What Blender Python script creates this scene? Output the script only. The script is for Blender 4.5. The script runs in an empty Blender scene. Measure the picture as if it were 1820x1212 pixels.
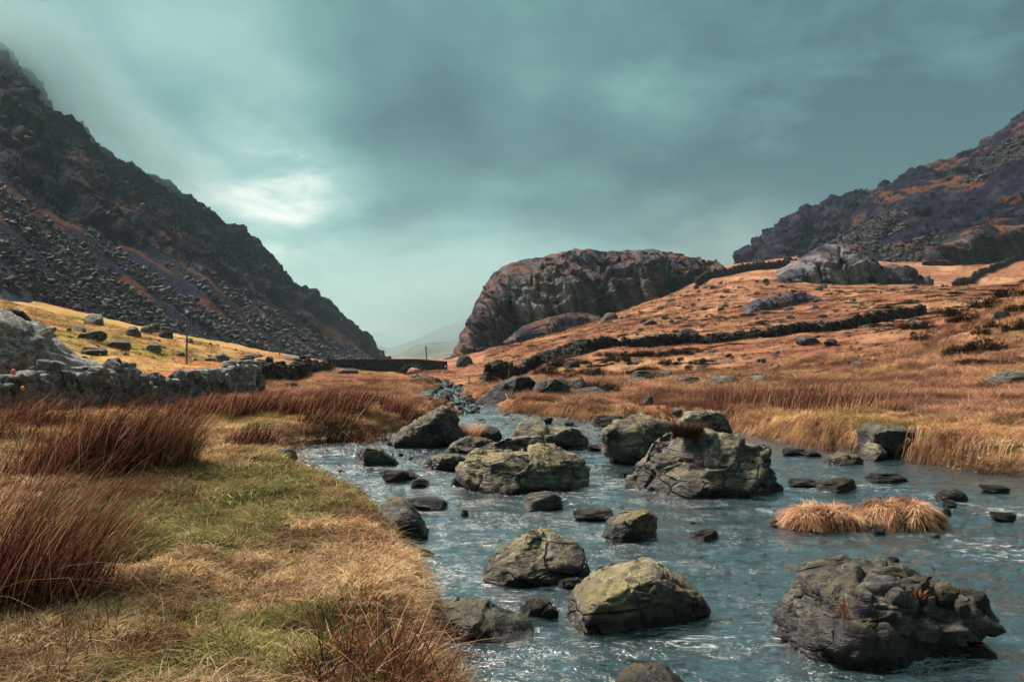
import bpy, bmesh, math, random
import numpy as np
from mathutils import Vector, Matrix

# ------------------------------------------------------------------ camera, sky, sun, exposure
sc = bpy.context.scene
W_PX, H_PX, F_PX = 1820.0, 1212.0, 1428.0      # photograph size and focal length in its pixels
CZ = 1.75                                       # eye height above the river
PITCH = math.atan((622.0 - 606.0) / F_PX)       # horizon lies at row 622

cam_d = bpy.data.cameras.new('camera')
cam = bpy.data.objects.new('camera', cam_d)
sc.collection.objects.link(cam)
cam.location = (0, 0, CZ)
cam.rotation_euler = (math.radians(90) + PITCH, 0, 0)
cam_d.sensor_width = 36.0
cam_d.lens = F_PX * 36.0 / W_PX
cam_d.clip_start = 0.05
cam_d.clip_end = 9000
sc.camera = cam

SUN_AZ, SUN_EL = math.radians(-60), math.radians(50)     # azimuth from +Y towards +X
sun_d = bpy.data.lights.new('sun', 'SUN')
sun_d.energy = 5.0
sun_d.angle = math.radians(24)
sun_d.color = (1.0, 0.90, 0.78)
sun = bpy.data.objects.new('sun', sun_d)
sc.collection.objects.link(sun)
sdir = Vector((math.sin(SUN_AZ) * math.cos(SUN_EL), math.cos(SUN_AZ) * math.cos(SUN_EL), math.sin(SUN_EL)))
sun.rotation_euler = sdir.to_track_quat('Z', 'Y').to_euler()

sc.view_settings.view_transform = 'Standard'
sc.view_settings.look = 'None'
sc.view_settings.gamma = 1.0
sc.view_settings.exposure = 1.0
sc.cycles.use_denoising = True
sc.cycles.denoiser = 'OPENIMAGEDENOISE'
sc.cycles.denoising_input_passes = 'RGB_ALBEDO_NORMAL'
sc.cycles.denoising_prefilter = 'ACCURATE'
sc.cycles.sample_clamp_indirect = 3.0
sc.cycles.sample_clamp_direct = 6.0
sc.cycles.use_adaptive_sampling = True
sc.cycles.adaptive_threshold = 0.03
sc.cycles.adaptive_min_samples = 16
sc.cycles.max_bounces = 8
sc.cycles.diffuse_bounces = 2
sc.cycles.glossy_bounces = 3
sc.cycles.transparent_max_bounces = 10
sc.cycles.volume_bounces = 1
sc.cycles.caustics_reflective = False
sc.cycles.caustics_refractive = False

# ------------------------------------------------------------------ node helper
class NT:
    def __init__(self, tree):
        self.t = tree; self.n = tree.nodes; self.l = tree.links
    def new(self, typ, **kw):
        nd = self.n.new(typ)
        ins = kw.pop('ins', {})
        for k, v in kw.items(): setattr(nd, k, v)
        for k, v in ins.items():
            s = nd.inputs[k]
            if hasattr(v, 'is_output'): self.l.new(v, s)
            else: s.default_value = v
        return nd
    def math(self, op, a, b=None, c=None, clamp=False):
        nd = self.n.new('ShaderNodeMath'); nd.operation = op; nd.use_clamp = clamp
        for i, v in enumerate((a, b, c)):
            if v is None: continue
            if hasattr(v, 'is_output'): self.l.new(v, nd.inputs[i])
            else: nd.inputs[i].default_value = v
        return nd.outputs[0]
    def vmath(self, op, a, b=None):
        nd = self.n.new('ShaderNodeVectorMath'); nd.operation = op
        for i, v in enumerate((a, b)):
            if v is None: continue
            if hasattr(v, 'is_output'): self.l.new(v, nd.inputs[i])
            else: nd.inputs[i].default_value = v
        return nd.outputs['Value'] if op in ('DOT_PRODUCT', 'LENGTH', 'DISTANCE') else nd.outputs[0]
    def mix(self, f, a, b, blend='MIX'):
        nd = self.n.new('ShaderNodeMix'); nd.data_type = 'RGBA'; nd.blend_type = blend
        for s, v in ((nd.inputs[0], f), (nd.inputs[6], a), (nd.inputs[7], b)):
            if hasattr(v, 'is_output'): self.l.new(v, s)
            elif isinstance(v, (int, float)): s.default_value = v
            else: s.default_value = (v[0], v[1], v[2], 1)
        return nd.outputs[2]
    def ramp(self, f, stops, interp='LINEAR'):
        nd = self.n.new('ShaderNodeValToRGB'); cr = nd.color_ramp; cr.interpolation = interp
        while len(cr.elements) < len(stops): cr.elements.new(0.5)
        for e, (p, c) in zip(cr.elements, stops):
            e.position = p
            e.color = (c, c, c, 1) if isinstance(c, (int, float)) else (c[0], c[1], c[2], 1)
        self.l.new(f, nd.inputs[0])
        return nd.outputs[0]
    def noise(self, vec, scale, detail=4, rough=0.55, dist=0.0):
        nd = self.new('ShaderNodeTexNoise', ins={'Scale': scale, 'Detail': detail, 'Roughness': rough, 'Distortion': dist})
        if vec is not None: self.l.new(vec, nd.inputs['Vector'])
        return nd.outputs[0]
    def voro(self, vec, scale, feature='F1', out='Distance', rnd=1.0):
        nd = self.new('ShaderNodeTexVoronoi', feature=feature, ins={'Scale': scale, 'Randomness': rnd})
        self.l.new(vec, nd.inputs['Vector'])
        return nd.outputs[out]
    def scale(self, vec, s, rot=(0, 0, 0)):
        nd = self.new('ShaderNodeMapping', ins={'Scale': s, 'Rotation': rot})
        self.l.new(vec, nd.inputs['Vector'])
        return nd.outputs[0]
    def bump(self, h, strength, dist, normal=None):
        nd = self.new('ShaderNodeBump', ins={'Strength': strength, 'Distance': dist})
        self.l.new(h, nd.inputs['Height'])
        if normal is not None: self.l.new(normal, nd.inputs['Normal'])
        return nd.outputs[0]

# ------------------------------------------------------------------ sky: low cloud lit from behind
def pixdir(px, py):
    u, v = (px - W_PX / 2) / F_PX, (H_PX / 2 - py) / F_PX
    cp, sp = math.cos(PITCH), math.sin(PITCH)
    return np.array((u, cp - v * sp, sp + v * cp))

world = bpy.data.worlds.new('World'); sc.world = world; world.use_nodes = True
g = NT(world.node_tree); g.n.clear()
tc = g.new('ShaderNodeTexCoord')
dirv = g.vmath('NORMALIZE', tc.outputs['Generated'])
sep = g.new('ShaderNodeSeparateXYZ'); g.l.new(dirv, sep.inputs[0])
zc = g.math('MAXIMUM', sep.outputs[2], 0.0)
den = g.math('ADD', zc, 0.22)
cmb = g.new('ShaderNodeCombineXYZ')
g.l.new(g.math('DIVIDE', sep.outputs[0], den), cmb.inputs[0])
g.l.new(g.math('DIVIDE', sep.outputs[1], den), cmb.inputs[1])
cmb.inputs[2].default_value = 3.7
n1 = g.noise(cmb.outputs[0], 1.05, 4, 0.46, 0.3)
n2 = g.noise(g.scale(cmb.outputs[0], (1, 0.7, 1), (0, 0, 0.5)), 2.4, 4, 0.48, 0.15)
base = g.math('MULTIPLY_ADD', g.math('SUBTRACT', g.math('ADD', g.math('MULTIPLY', n1, 0.62), g.math('MULTIPLY', n2, 0.38)), 0.5), 1.35, 0.5)
def blob(px, py, width, amp):
    d = pixdir(px, py); d = d / np.linalg.norm(d)
    dd = g.math('SUBTRACT', 1.0, g.vmath('DOT_PRODUCT', dirv, tuple(d)))
    e = g.math('POWER', 2.718, g.math('MULTIPLY', dd, -1.0 / (2 * width * width)))
    return g.math('MULTIPLY', e, amp)
cl = base
n3 = g.noise(cmb.outputs[0], 4.5, 5, 0.6, 0.4)
for b in ((510, 325, 0.034, 0.24), (590, 410, 0.085, 0.13), (430, 300, 0.07, 0.05), (700, 500, 0.14, 0.08), (190, 150, 0.11, 0.10), (300, 60, 0.10, 0.05),
          (600, 150, 0.10, -0.16), (1000, 300, 0.15, 0.03), (850, 70, 0.06, 0.10), (60, 0, 0.09, -0.14), (1450, 120, 0.22, -0.08), (1780, 60, 0.20, -0.16), (1700, 300, 0.16, -0.10), (1330, 420, 0.08, -0.10), (1100, 60, 0.12, -0.04)):
    cl = g.math('ADD', cl, g.math('MULTIPLY', blob(*b), g.math('ADD', 0.20, g.math('MULTIPLY', n3, 1.6))))
col = g.ramp(cl, [(0.28, (0.028, 0.072, 0.076)), (0.43, (0.058, 0.128, 0.126)), (0.55, (0.098, 0.198, 0.184)), (0.70, (0.182, 0.292, 0.264)), (0.92, (0.54, 0.56, 0.50))])
sky = g.new('ShaderNodeTexSky', sky_type='NISHITA', sun_disc=False, sun_elevation=SUN_EL, sun_rotation=SUN_AZ, altitude=200.0)
skyc = g.mix(1.0, sky.outputs[0], (0.10, 0.10, 0.10), 'MULTIPLY')
bg = g.new('ShaderNodeBackground')
g.l.new(g.mix(0.06, col, skyc), bg.inputs['Color'])
bg.inputs['Strength'].default_value = 1.0
wo = g.new('ShaderNodeOutputWorld'); g.l.new(bg.outputs[0], wo.inputs['Surface'])

# ------------------------------------------------------------------ maths helpers
rng = np.random.default_rng(7)
random.seed(7)
_perm = np.random.default_rng(3).permutation(256).astype(np.int64)
_perm = np.concatenate([_perm, _perm])
_grad = np.random.default_rng(5).normal(size=(256, 3)); _grad /= np.linalg.norm(_grad, axis=1)[:, None]

def pn(x, y, z):
    x, y, z = np.broadcast_arrays(np.asarray(x, float), np.asarray(y, float), np.asarray(z, float))
    xi, yi, zi = np.floor(x).astype(np.int64), np.floor(y).astype(np.int64), np.floor(z).astype(np.int64)
    xf, yf, zf = x - xi, y - yi, z - zi
    u, v, w = xf ** 3 * (xf * (xf * 6 - 15) + 10), yf ** 3 * (yf * (yf * 6 - 15) + 10), zf ** 3 * (zf * (zf * 6 - 15) + 10)
    out = np.zeros_like(x)
    for dx in (0, 1):
        wx = u if dx else 1 - u
        for dy in (0, 1):
            wy = v if dy else 1 - v
            for dz in (0, 1):
                wz = w if dz else 1 - w
                h = _perm[(_perm[(_perm[(xi + dx) & 255] + yi + dy) & 255] + zi + dz) & 255]
                gr = _grad[h]
                out += wx * wy * wz * (gr[..., 0] * (xf - dx) + gr[..., 1] * (yf - dy) + gr[..., 2] * (zf - dz))
    return out * 1.6

def fbm(x, y, z, octv=4, gain=0.5, lac=2.03):
    a, s, o = 1.0, 1.0, 0
    for i in range(octv):
        o = o + a * pn(x * s + 17.3 * i, y * s - 9.1 * i, z * s + 4.7 * i)
        a *= gain; s *= lac
    return o

def ridged(x, y, z, octv=4, gain=0.5):
    a, s, o = 1.0, 1.0, 0
    for i in range(octv):
        o = o + a * (1 - 2 * np.abs(pn(x * s + 7.3 * i, y * s - 3.1 * i, z * s + 11.7 * i)))
        a *= gain; s *= 2.1
    return o

_rt = np.random.default_rng(8).random((256, 3))
def chip(x, y, z):
    """flat tilted cells with sharp steps between them: broken rock"""
    xi, yi, zi = np.floor(x).astype(np.int64), np.floor(y).astype(np.int64), np.floor(z).astype(np.int64)
    best = np.full(x.shape, 1e9); val = np.zeros(x.shape)
    for dx in (-1, 0, 1):
        for dy in (-1, 0, 1):
            for dz in (-1, 0, 1):
                h = _perm[(_perm[(_perm[(xi + dx) & 255] + yi + dy) & 255] + zi + dz) & 255]
                o = _rt[h]; rx, ry, rz = x - xi - dx - o[..., 0], y - yi - dy - o[..., 1], z - zi - dz - o[..., 2]
                d2 = rx * rx + ry * ry + rz * rz; g_ = _grad[(h + 57) & 255]
                v = rx * g_[..., 0] + ry * g_[..., 1] + rz * g_[..., 2] + 0.35 * (o[..., 1] - 0.5)
                k = d2 < best; best = np.where(k, d2, best); val = np.where(k, v, val)
    return val

def joints(a, b, seed=0):
    """random block offsets between vertical joints a and broken beds b"""
    ia = np.floor(a).astype(np.int64) + seed; b2 = b + 7.0 * _rt[_perm[ia & 255], 0]
    ib = np.floor(b2).astype(np.int64); h = _perm[(_perm[ia & 255] + ib) & 255]
    return (_rt[h, 1] - 0.5) * 2 + (a - np.floor(a) - 0.5) * (_rt[h, 2] - 0.5) * 1.2 - (b2 - np.floor(b2)) * 0.5 * _rt[h, 0]

def sstep(a, b, x):
    t = np.clip((x - a) / (b - a), 0, 1)
    return t * t * (3 - 2 * t)

def P(px, py, d):
    """world point seen at a pixel, at depth d along the view axis (its distance comes from what it stands on)"""
    v = pixdir(px, py)
    return np.array((0, 0, CZ)) + v * (d / v[1])

# ------------------------------------------------------------------ mesh helpers
C = sc.collection
def mesh_np(name, v, f, smooth=True):
    v = np.asarray(v, np.float32); f = np.asarray(f, np.int32)
    me = bpy.data.meshes.new(name)
    me.vertices.add(len(v)); me.vertices.foreach_set('co', v.ravel())
    k = f.shape[1]
    me.loops.add(f.size); me.loops.foreach_set('vertex_index', f.ravel())
    me.polygons.add(len(f)); me.polygons.foreach_set('loop_start', np.arange(0, f.size, k, dtype=np.int32))
    me.update(calc_edges=True)
    me.polygons.foreach_set('use_smooth', np.full(len(f), smooth))
    me.validate()
    return me

def set_col(me, name, c):
    c = np.asarray(c, np.float32)
    if c.shape[1] == 3: c = np.concatenate([c, np.ones((len(c), 1), np.float32)], 1)
    a = me.attributes.new(name, 'FLOAT_COLOR', 'POINT'); a.data.foreach_set('color', c.ravel())

def obj(name, me, mat=None, parent=None, loc=None, kind=None, label=None, cat=None, group=None):
    o = bpy.data.objects.new(name, me); C.objects.link(o)
    if mat is not None and me is not None and len(me.materials) == 0: me.materials.append(mat)
    if parent is not None: o.parent = parent
    if loc is not None: o.location = loc
    if kind: o['kind'] = kind
    if label: o['label'] = label
    if cat: o['category'] = cat
    if group: o['group'] = group
    return o

def vnormals(v, f):
    n = np.zeros_like(v)
    a = v[f[:, 1]] - v[f[:, 0]]; b = v[f[:, 2]] - v[f[:, 0]]
    fn = np.cross(a, b)
    for i in range(f.shape[1]): np.add.at(n, f[:, i], fn)
    return n / (np.linalg.norm(n, axis=1)[:, None] + 1e-12)

def grid_faces(nu, nv, flip=False):
    i = np.arange((nu - 1) * (nv - 1)); a = (i // (nv - 1)) * nv + i % (nv - 1)
    f = np.stack([a, a + nv, a + nv + 1, a + 1], 1)
    return f[:, ::-1] if flip else f

_ico = {}
def ico(level):
    if level not in _ico:
        bm = bmesh.new(); bmesh.ops.create_icosphere(bm, subdivisions=level, radius=1)
        v = np.array([x.co[:] for x in bm.verts]); f = np.array([[q.index for q in p.verts] for p in bm.faces])
        bm.free(); _ico[level] = (v / np.linalg.norm(v, axis=1)[:, None], f)
    return _ico[level]

def lerp3(a, b, t):
    t = np.asarray(t)[..., None]
    return np.asarray(a) * (1 - t) + np.asarray(b) * t

# ------------------------------------------------------------------ materials
def new_mat(name):
    m = bpy.data.materials.new(name); m.use_nodes = True
    g = NT(m.node_tree); g.n.clear()
    out = g.new('ShaderNodeOutputMaterial')
    return m, g, out

def principled(g, out, color, rough=0.85, normal=None, spec=0.3):
    b = g.new('ShaderNodeBsdfPrincipled')
    for k, v in (('Base Color', color), ('Roughness', rough), ('Specular IOR Level', spec), ('Normal', normal)):
        if v is None: continue
        if hasattr(v, 'is_output'): g.l.new(v, b.inputs[k])
        elif isinstance(v, (int, float)): b.inputs[k].default_value = v
        else: b.inputs[k].default_value = (v[0], v[1], v[2], 1)
    g.l.new(b.outputs[0], out.inputs['Surface'])
    return b

def mat_vcol(name, fine_scale, fine_amt, bump_scale, bump_dist, bump_strength=0.8, rough=0.9, vor=False):
    m, g, out = new_mat(name)
    a = g.new('ShaderNodeAttribute', attribute_name='Col')
    geo = g.new('ShaderNodeNewGeometry'); pos = geo.outputs['Position']
    n = g.noise(pos, fine_scale, 5, 0.65)
    f = g.math('ADD', g.math('MULTIPLY', g.math('SUBTRACT', n, 0.5), fine_amt * 2), 1.0)
    nd = g.new('ShaderNodeVectorMath', operation='SCALE'); g.l.new(a.outputs['Color'], nd.inputs[0]); g.l.new(f, nd.inputs['Scale'])
    h = g.noise(pos, bump_scale, 6, 0.68)
    if vor:
        h = g.math('ADD', g.math('MULTIPLY', h, 0.7), g.math('MULTIPLY', g.voro(pos, bump_scale * 1.3, 'DISTANCE_TO_EDGE'), 0.8))
    principled(g, out, nd.outputs[0], rough, g.bump(h, bump_strength, bump_dist), 0.04)
    return m

def mat_rock(name, wet_shade=True, tone=1.0, tint=(1, 1, 1), lichen=0.6, scale=1.0, vary=0.15):
    m, g, out = new_mat(name)
    tcn = g.new('ShaderNodeTexCoord'); oc = tcn.outputs['Object']
    geo = g.new('ShaderNodeNewGeometry')
    oi = g.new('ShaderNodeObjectInfo')
    off = g.vmath('ADD', oc, g.new('ShaderNodeCombineXYZ', ins={0: g.math('MULTIPLY', oi.outputs['Random'], 31.0), 1: g.math('MULTIPLY', oi.outputs['Random'], 17.0)}).outputs[0])
    st = g.scale(off, (1.0, 1.0, 3.5), (0.35, 0.25, 0))
    n1 = g.noise(off, 2.3 * scale, 4, 0.62, 0.3)
    n2 = g.noise(st, 7 * scale, 4, 0.65, 0.4)
    n3 = g.noise(off, 26 * scale, 5, 0.78)
    t = [x * tone for x in tint]
    v = g.math('ADD', g.math('MULTIPLY', n1, 0.55), g.math('MULTIPLY', n2, 0.45))
    c = g.ramp(v, [(0.37, (0.026 * t[0], 0.023 * t[1], 0.036 * t[2])), (0.455, (0.088 * t[0], 0.079 * t[1], 0.088 * t[2])),
                   (0.53, (0.17 * t[0], 0.155 * t[1], 0.142 * t[2])), (0.64, (0.38 * t[0], 0.355 * t[1], 0.31 * t[2]))])
    c = g.mix(0.9, c, g.ramp(n3, [(0.28, 0.30), (0.5, 0.92), (0.72, 1.65)]), 'MULTIPLY')
    c = g.mix(1.0, c, g.ramp(oi.outputs['Random'], [(0.0, 1 - vary), (1.0, 1 + vary)]), 'MULTIPLY')
    # ochre and olive lichen on the upper faces
    nz = g.new('ShaderNodeSeparateXYZ'); g.l.new(geo.outputs['Normal'], nz.inputs[0])
    ln = g.noise(off, 3.1 * scale, 4, 0.7, 0.5)
    up = g.math('MULTIPLY_ADD', nz.outputs[2], 0.22, ln)
    lm = g.math('MULTIPLY', g.ramp(up, [(0.58, 0.0), (0.80, 1.0)]), lichen * 0.75)
    lc = g.mix(g.noise(off, 9 * scale, 3), (0.125, 0.105, 0.026), (0.42, 0.335, 0.13))
    c = g.mix(lm, c, lc)
    # pale crust specks
    sp = g.ramp(g.noise(off, 16 * scale, 3, 0.7), [(0.60, 0.0), (0.68, 1.0)])
    c = g.mix(g.math('MULTIPLY', sp, 0.55), c, (0.50 * tone, 0.50 * tone, 0.44 * tone))
    rough = 0.82
    hgt = g.math('ADD', g.math('MULTIPLY', n2, 0.7), g.math('ADD', g.math('MULTIPLY', n3, 0.28), g.math('MULTIPLY', n1, 0.5)))
    crack = g.ramp(g.voro(g.scale(off, (1, 1, 2.0), (0.4, 0.3, 0.2)), 2.6 * scale, 'DISTANCE_TO_EDGE'), [(0.0, 0.0), (0.045, 1.0)])
    crack_m = g.ramp(g.noise(off, 1.6 * scale, 2), [(0.46, 1.0), (0.54, 0.0)])
    hgt = g.math('ADD', hgt, g.math('MULTIPLY', g.math('MAXIMUM', crack, crack_m), 0.5))
    # dark dirt and moss lining the cracks
    dirt = g.math('MULTIPLY', g.math('SUBTRACT', 1.0, g.math('MAXIMUM', crack, crack_m)), 0.85)
    c = g.mix(dirt, c, (0.012, 0.011, 0.012))
    dk = g.ramp(g.noise(g.scale(off, (1, 1, 2.4), (0.5, 0.2, 0)), 5.5 * scale, 4, 0.7, 0.6), [(0.56, 0.0), (0.66, 0.8)])
    c = g.mix(dk, c, (0.030 * tone, 0.027 * tone, 0.034 * tone))
    if wet_shade:  # damp at the waterline, stretched upward to paint shade on boulder bottoms
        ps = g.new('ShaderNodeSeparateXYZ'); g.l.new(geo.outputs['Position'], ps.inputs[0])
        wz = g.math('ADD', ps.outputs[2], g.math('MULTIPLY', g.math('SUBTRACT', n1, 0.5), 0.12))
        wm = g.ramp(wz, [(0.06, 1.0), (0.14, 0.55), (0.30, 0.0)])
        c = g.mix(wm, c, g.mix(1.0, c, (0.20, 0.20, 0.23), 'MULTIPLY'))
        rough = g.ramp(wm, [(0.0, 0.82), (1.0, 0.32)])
    principled(g, out, c, rough, g.bump(hgt, 1.0, 0.07 / scale), 0.3)
    return m

def mat_blade(name, stops, translucent=0.3, instancer=False, alt=None):
    """thin leaves: colour from the blade's own random value; 'tint' moves the clump between two colour sets"""
    m, g, out = new_mat(name)
    a = g.new('ShaderNodeAttribute', attribute_name='bl')
    s = g.new('ShaderNodeSeparateColor'); g.l.new(a.outputs['Color'], s.inputs[0])
    c = g.ramp(s.outputs[0], stops)
    if alt is not None:
        t = g.new('ShaderNodeAttribute', attribute_name='tint', attribute_type='INSTANCER' if instancer else 'GEOMETRY')
        ts = g.new('ShaderNodeSeparateColor'); g.l.new(t.outputs['Color'], ts.inputs[0])
        c2 = g.ramp(s.outputs[0], alt)
        c = g.mix(ts.outputs[0], c, c2)
        c = g.mix(1.0, c, g.ramp(ts.outputs[1], [(0.0, 0.30), (1.0, 1.25)]), 'MULTIPLY')
        c = g.mix(g.math('MULTIPLY', ts.outputs[2], 0.85), c, (0.095, 0.036, 0.030))
    d = g.new('ShaderNodeBsdfDiffuse'); g.l.new(c, d.inputs[0])
    tr = g.new('ShaderNodeBsdfTranslucent'); g.l.new(c, tr.inputs[0])
    mx = g.new('ShaderNodeMixShader'); mx.inputs[0].default_value = translucent
    g.l.new(d.outputs[0], mx.inputs[1]); g.l.new(tr.outputs[0], mx.inputs[2])
    g.l.new(mx.outputs[0], out.inputs['Surface'])
    return m

M = {}
M['ground'] = mat_vcol('ground_turf', 9.0, 0.45, 5.0, 0.10, 0.9, 0.95)
M['hill'] = mat_vcol('mountain_rock', 1.3, 0.55, 1.1, 0.7, 0.9, 0.92, True)
M['crag'] = mat_vcol('crag_rock', 1.1, 0.40, 0.8, 0.6, 0.9, 0.88, True)
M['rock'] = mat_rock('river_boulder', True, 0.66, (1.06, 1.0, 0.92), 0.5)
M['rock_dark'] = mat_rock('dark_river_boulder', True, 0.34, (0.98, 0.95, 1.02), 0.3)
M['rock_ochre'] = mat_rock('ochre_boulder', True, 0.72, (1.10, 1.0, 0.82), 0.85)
M['rock_land'] = mat_rock('field_stone', False, 0.34, (0.98, 0.97, 1.06), 0.25, 1.6)
M['rock_pale'] = mat_rock('pale_stone', False, 0.80, (0.98, 1.0, 0.98), 0.2, 1.0)
M['rock_smooth'] = mat_rock('smooth_dark_rock', False, 0.27, (1.0, 0.97, 1.12), 0.12, 0.5)
M['wall_stone'] = mat_rock('wall_stone', False, 1.15, (0.97, 1.0, 1.02), 0.15, 2.0, 0.45)
M['wall_dark'] = mat_rock('far_wall_stone', False, 0.13, (0.95, 0.97, 1.1), 0.05, 1.5)
M['pebble'] = mat_rock('bed_pebble', False, 0.85, (1.25, 0.95, 0.75), 0.2, 2.0)
M['rock_knoll'] = mat_rock('pale_knoll_rock', False, 1.45, (0.98, 1.0, 1.0), 0.12, 1.5)
M['scree_dark'] = mat_rock('dark_scree_stone', False, 0.20, (1.0, 0.96, 1.2), 0.0, 1.2, 0.5)
M['scree'] = mat_rock('scree_stone', False, 0.36, (0.85, 0.97, 1.28), 0.0, 1.2, 0.7)

def plain(name, col, rough=0.7, nscale=20, amt=0.4):
    m, g, out = new_mat(name)
    tcn = g.new('ShaderNodeTexCoord')
    n = g.noise(tcn.outputs['Object'], nscale, 4)
    c = g.mix(amt, col, g.ramp(n, [(0.3, [x * 0.45 for x in col]), (0.7, [min(1, x * 1.4) for x in col])]))
    principled(g, out, c, rough, g.bump(n, 0.4, 0.01))
    return m
M['wood'] = plain('weathered_timber', (0.085, 0.075, 0.075), 0.9)
M['post'] = plain('grey_post_timber', (0.34, 0.31, 0.28), 0.9)
M['steel'] = plain('galvanised_steel', (0.25, 0.25, 0.26), 0.5)
M['red'] = plain('sign_red', (0.45, 0.03, 0.03), 0.5, 20, 0.15)
M['white'] = plain('sign_white', (0.75, 0.75, 0.75), 0.5, 20, 0.1)
M['black'] = plain('sign_black', (0.015, 0.015, 0.018), 0.6, 20, 0.1)
M['blue'] = plain('sign_dark_blue', (0.03, 0.035, 0.09), 0.5, 20, 0.15)
M['scrap'] = plain('pink_scrap', (0.62, 0.12, 0.12), 0.6, 30, 0.3)
M['scrap2'] = plain('orange_scrap', (0.62, 0.20, 0.06), 0.6, 30, 0.3)

STRAW = [(0.0, (0.15, 0.070, 0.045)), (0.3, (0.44, 0.255, 0.130)), (0.65, (0.66, 0.45, 0.25)), (1.0, (0.84, 0.68, 0.46))]
GREEN = [(0.0, (0.040, 0.048, 0.015)), (0.35, (0.105, 0.125, 0.034)), (0.7, (0.22, 0.215, 0.065)), (1.0, (0.56, 0.44, 0.22))]
ORANGE = [(0.0, (0.105, 0.043, 0.033)), (0.3, (0.285, 0.126, 0.074)), (0.65, (0.455, 0.232, 0.134)), (1.0, (0.70, 0.45, 0.28))]
RUSH = [(0.0, (0.016, 0.010, 0.012)), (0.38, (0.040, 0.015, 0.014)), (0.66, (0.120, 0.038, 0.025)), (0.90, (0.27, 0.098, 0.055)), (1.0, (0.60, 0.38, 0.22))]
HEATH = [(0.0, (0.008, 0.009, 0.009)), (0.6, (0.022, 0.021, 0.016)), (1.0, (0.085, 0.055, 0.035))]
M['grass'] = mat_blade('meadow_grass', STRAW, 0.4, True, GREEN)
M['hillgrass'] = mat_blade('hill_grass', ORANGE, 0.3, True, [(0.0, (0.20, 0.13, 0.03)), (0.5, (0.36, 0.24, 0.06)), (1.0, (0.6, 0.42, 0.17))])
M['tussock'] = mat_blade('tussock_grass', [(p, (min(1, c[0] * 1.25), c[1] * 1.36, c[2] * 1.40)) for p, c in ORANGE], 0.3)
M['rush'] = mat_blade('rush_stems', RUSH, 0.2)
M['heather'] = mat_blade('heather_twigs', HEATH, 0.1)
M['deadheather'] = mat_blade('brown_heather', [(0, (0.035, 0.022, 0.018)), (1, (0.15, 0.075, 0.050))], 0.1)

# ------------------------------------------------------------------ the lie of the land
# river outline in metres (camera stands at the origin on the left bank, looking along +Y)
def G(px, py, z=0.0):
    v = pixdir(px, py); k = (z - CZ) / v[2]
    return (v[0] * k, v[1] * k)
river_px = [(842, 1212), (800, 1150), (768, 1090), (772, 1040), (776, 1005), (735, 970), (690, 915), (665, 880), (615, 852), (560, 834), (522, 816), (516, 800),
            (530, 792), (580, 787), (640, 780), (690, 772), (745, 756), (800, 742), (826, 731)]
river_px2 = [(848, 727), (900, 733), (960, 738), (1050, 746), (1120, 750), (1200, 756), (1290, 762), (1360, 779), (1420, 794), (1480, 802), (1560, 813), (1650, 826), (1740, 838), (1820, 850), (1950, 872)]
RIV = [(2.2, -9.0), (1.1, -2.0), (0.75, 0.6), (0.25, 2.8)] + [G(*p, 0.28 if i < 11 else 0.0) for i, p in enumerate(river_px)] + [G(*p) for p in river_px2] + [(16, 8.4), (40, 7.0), (40, -9.0)]
RIV = np.array(RIV)
STREAM = np.array([G(838, 727), (-3.2, 33.0), (-3.3, 45.0), (-5.6, 60.0), (-9.2, 80.0), (-14.3, 108.0), (-19.0, 140.0), (-30, 190.0)])

def water_z(y): return -0.0202 * np.clip(y - 26.0, 0, 170)

def poly_sd(x, y, poly):
    n = len(poly); dmin = np.full(x.shape, 1e9); inside = np.zeros(x.shape, bool)
    for i in range(n):
        ax, ay = poly[i]; bx, by = poly[(i + 1) % n]
        ex, ey = bx - ax, by - ay
        t = np.clip(((x - ax) * ex + (y - ay) * ey) / (ex * ex + ey * ey), 0, 1)
        dmin = np.minimum(dmin, np.hypot(x - ax - t * ex, y - ay - t * ey))
        c = (ay > y) != (by > y)
        with np.errstate(divide='ignore', invalid='ignore'):
            inside ^= c & (x < ex * (y - ay) / (ey if ey != 0 else 1e-9) + ax)
    return np.where(inside, -dmin, dmin)

def line_d(x, y, pl):
    dmin = np.full(x.shape, 1e9)
    for i in range(len(pl) - 1):
        ax, ay = pl[i]; bx, by = pl[i + 1]; ex, ey = bx - ax, by - ay
        t = np.clip(((x - ax) * ex + (y - ay) * ey) / (ex * ex + ey * ey), 0, 1)
        dmin = np.minimum(dmin, np.hypot(x - ax - t * ex, y - ay - t * ey))
    return dmin

def river_sd(x, y):
    wob = 0.10 * pn(x * 1.7, y * 1.7, 2.2) + 0.05 * pn(x * 5, y * 5, 8.8)
    wob = wob * np.clip(np.hypot(x, y) / 8, 0.5, 1.6)
    a = poly_sd(x, y, RIV)
    hw = 0.9 + 0.5 * pn(x * 0.2, y * 0.2, 5.5)
    b = line_d(x, y, STREAM) - hw
    return np.minimum(a, b) + wob

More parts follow.
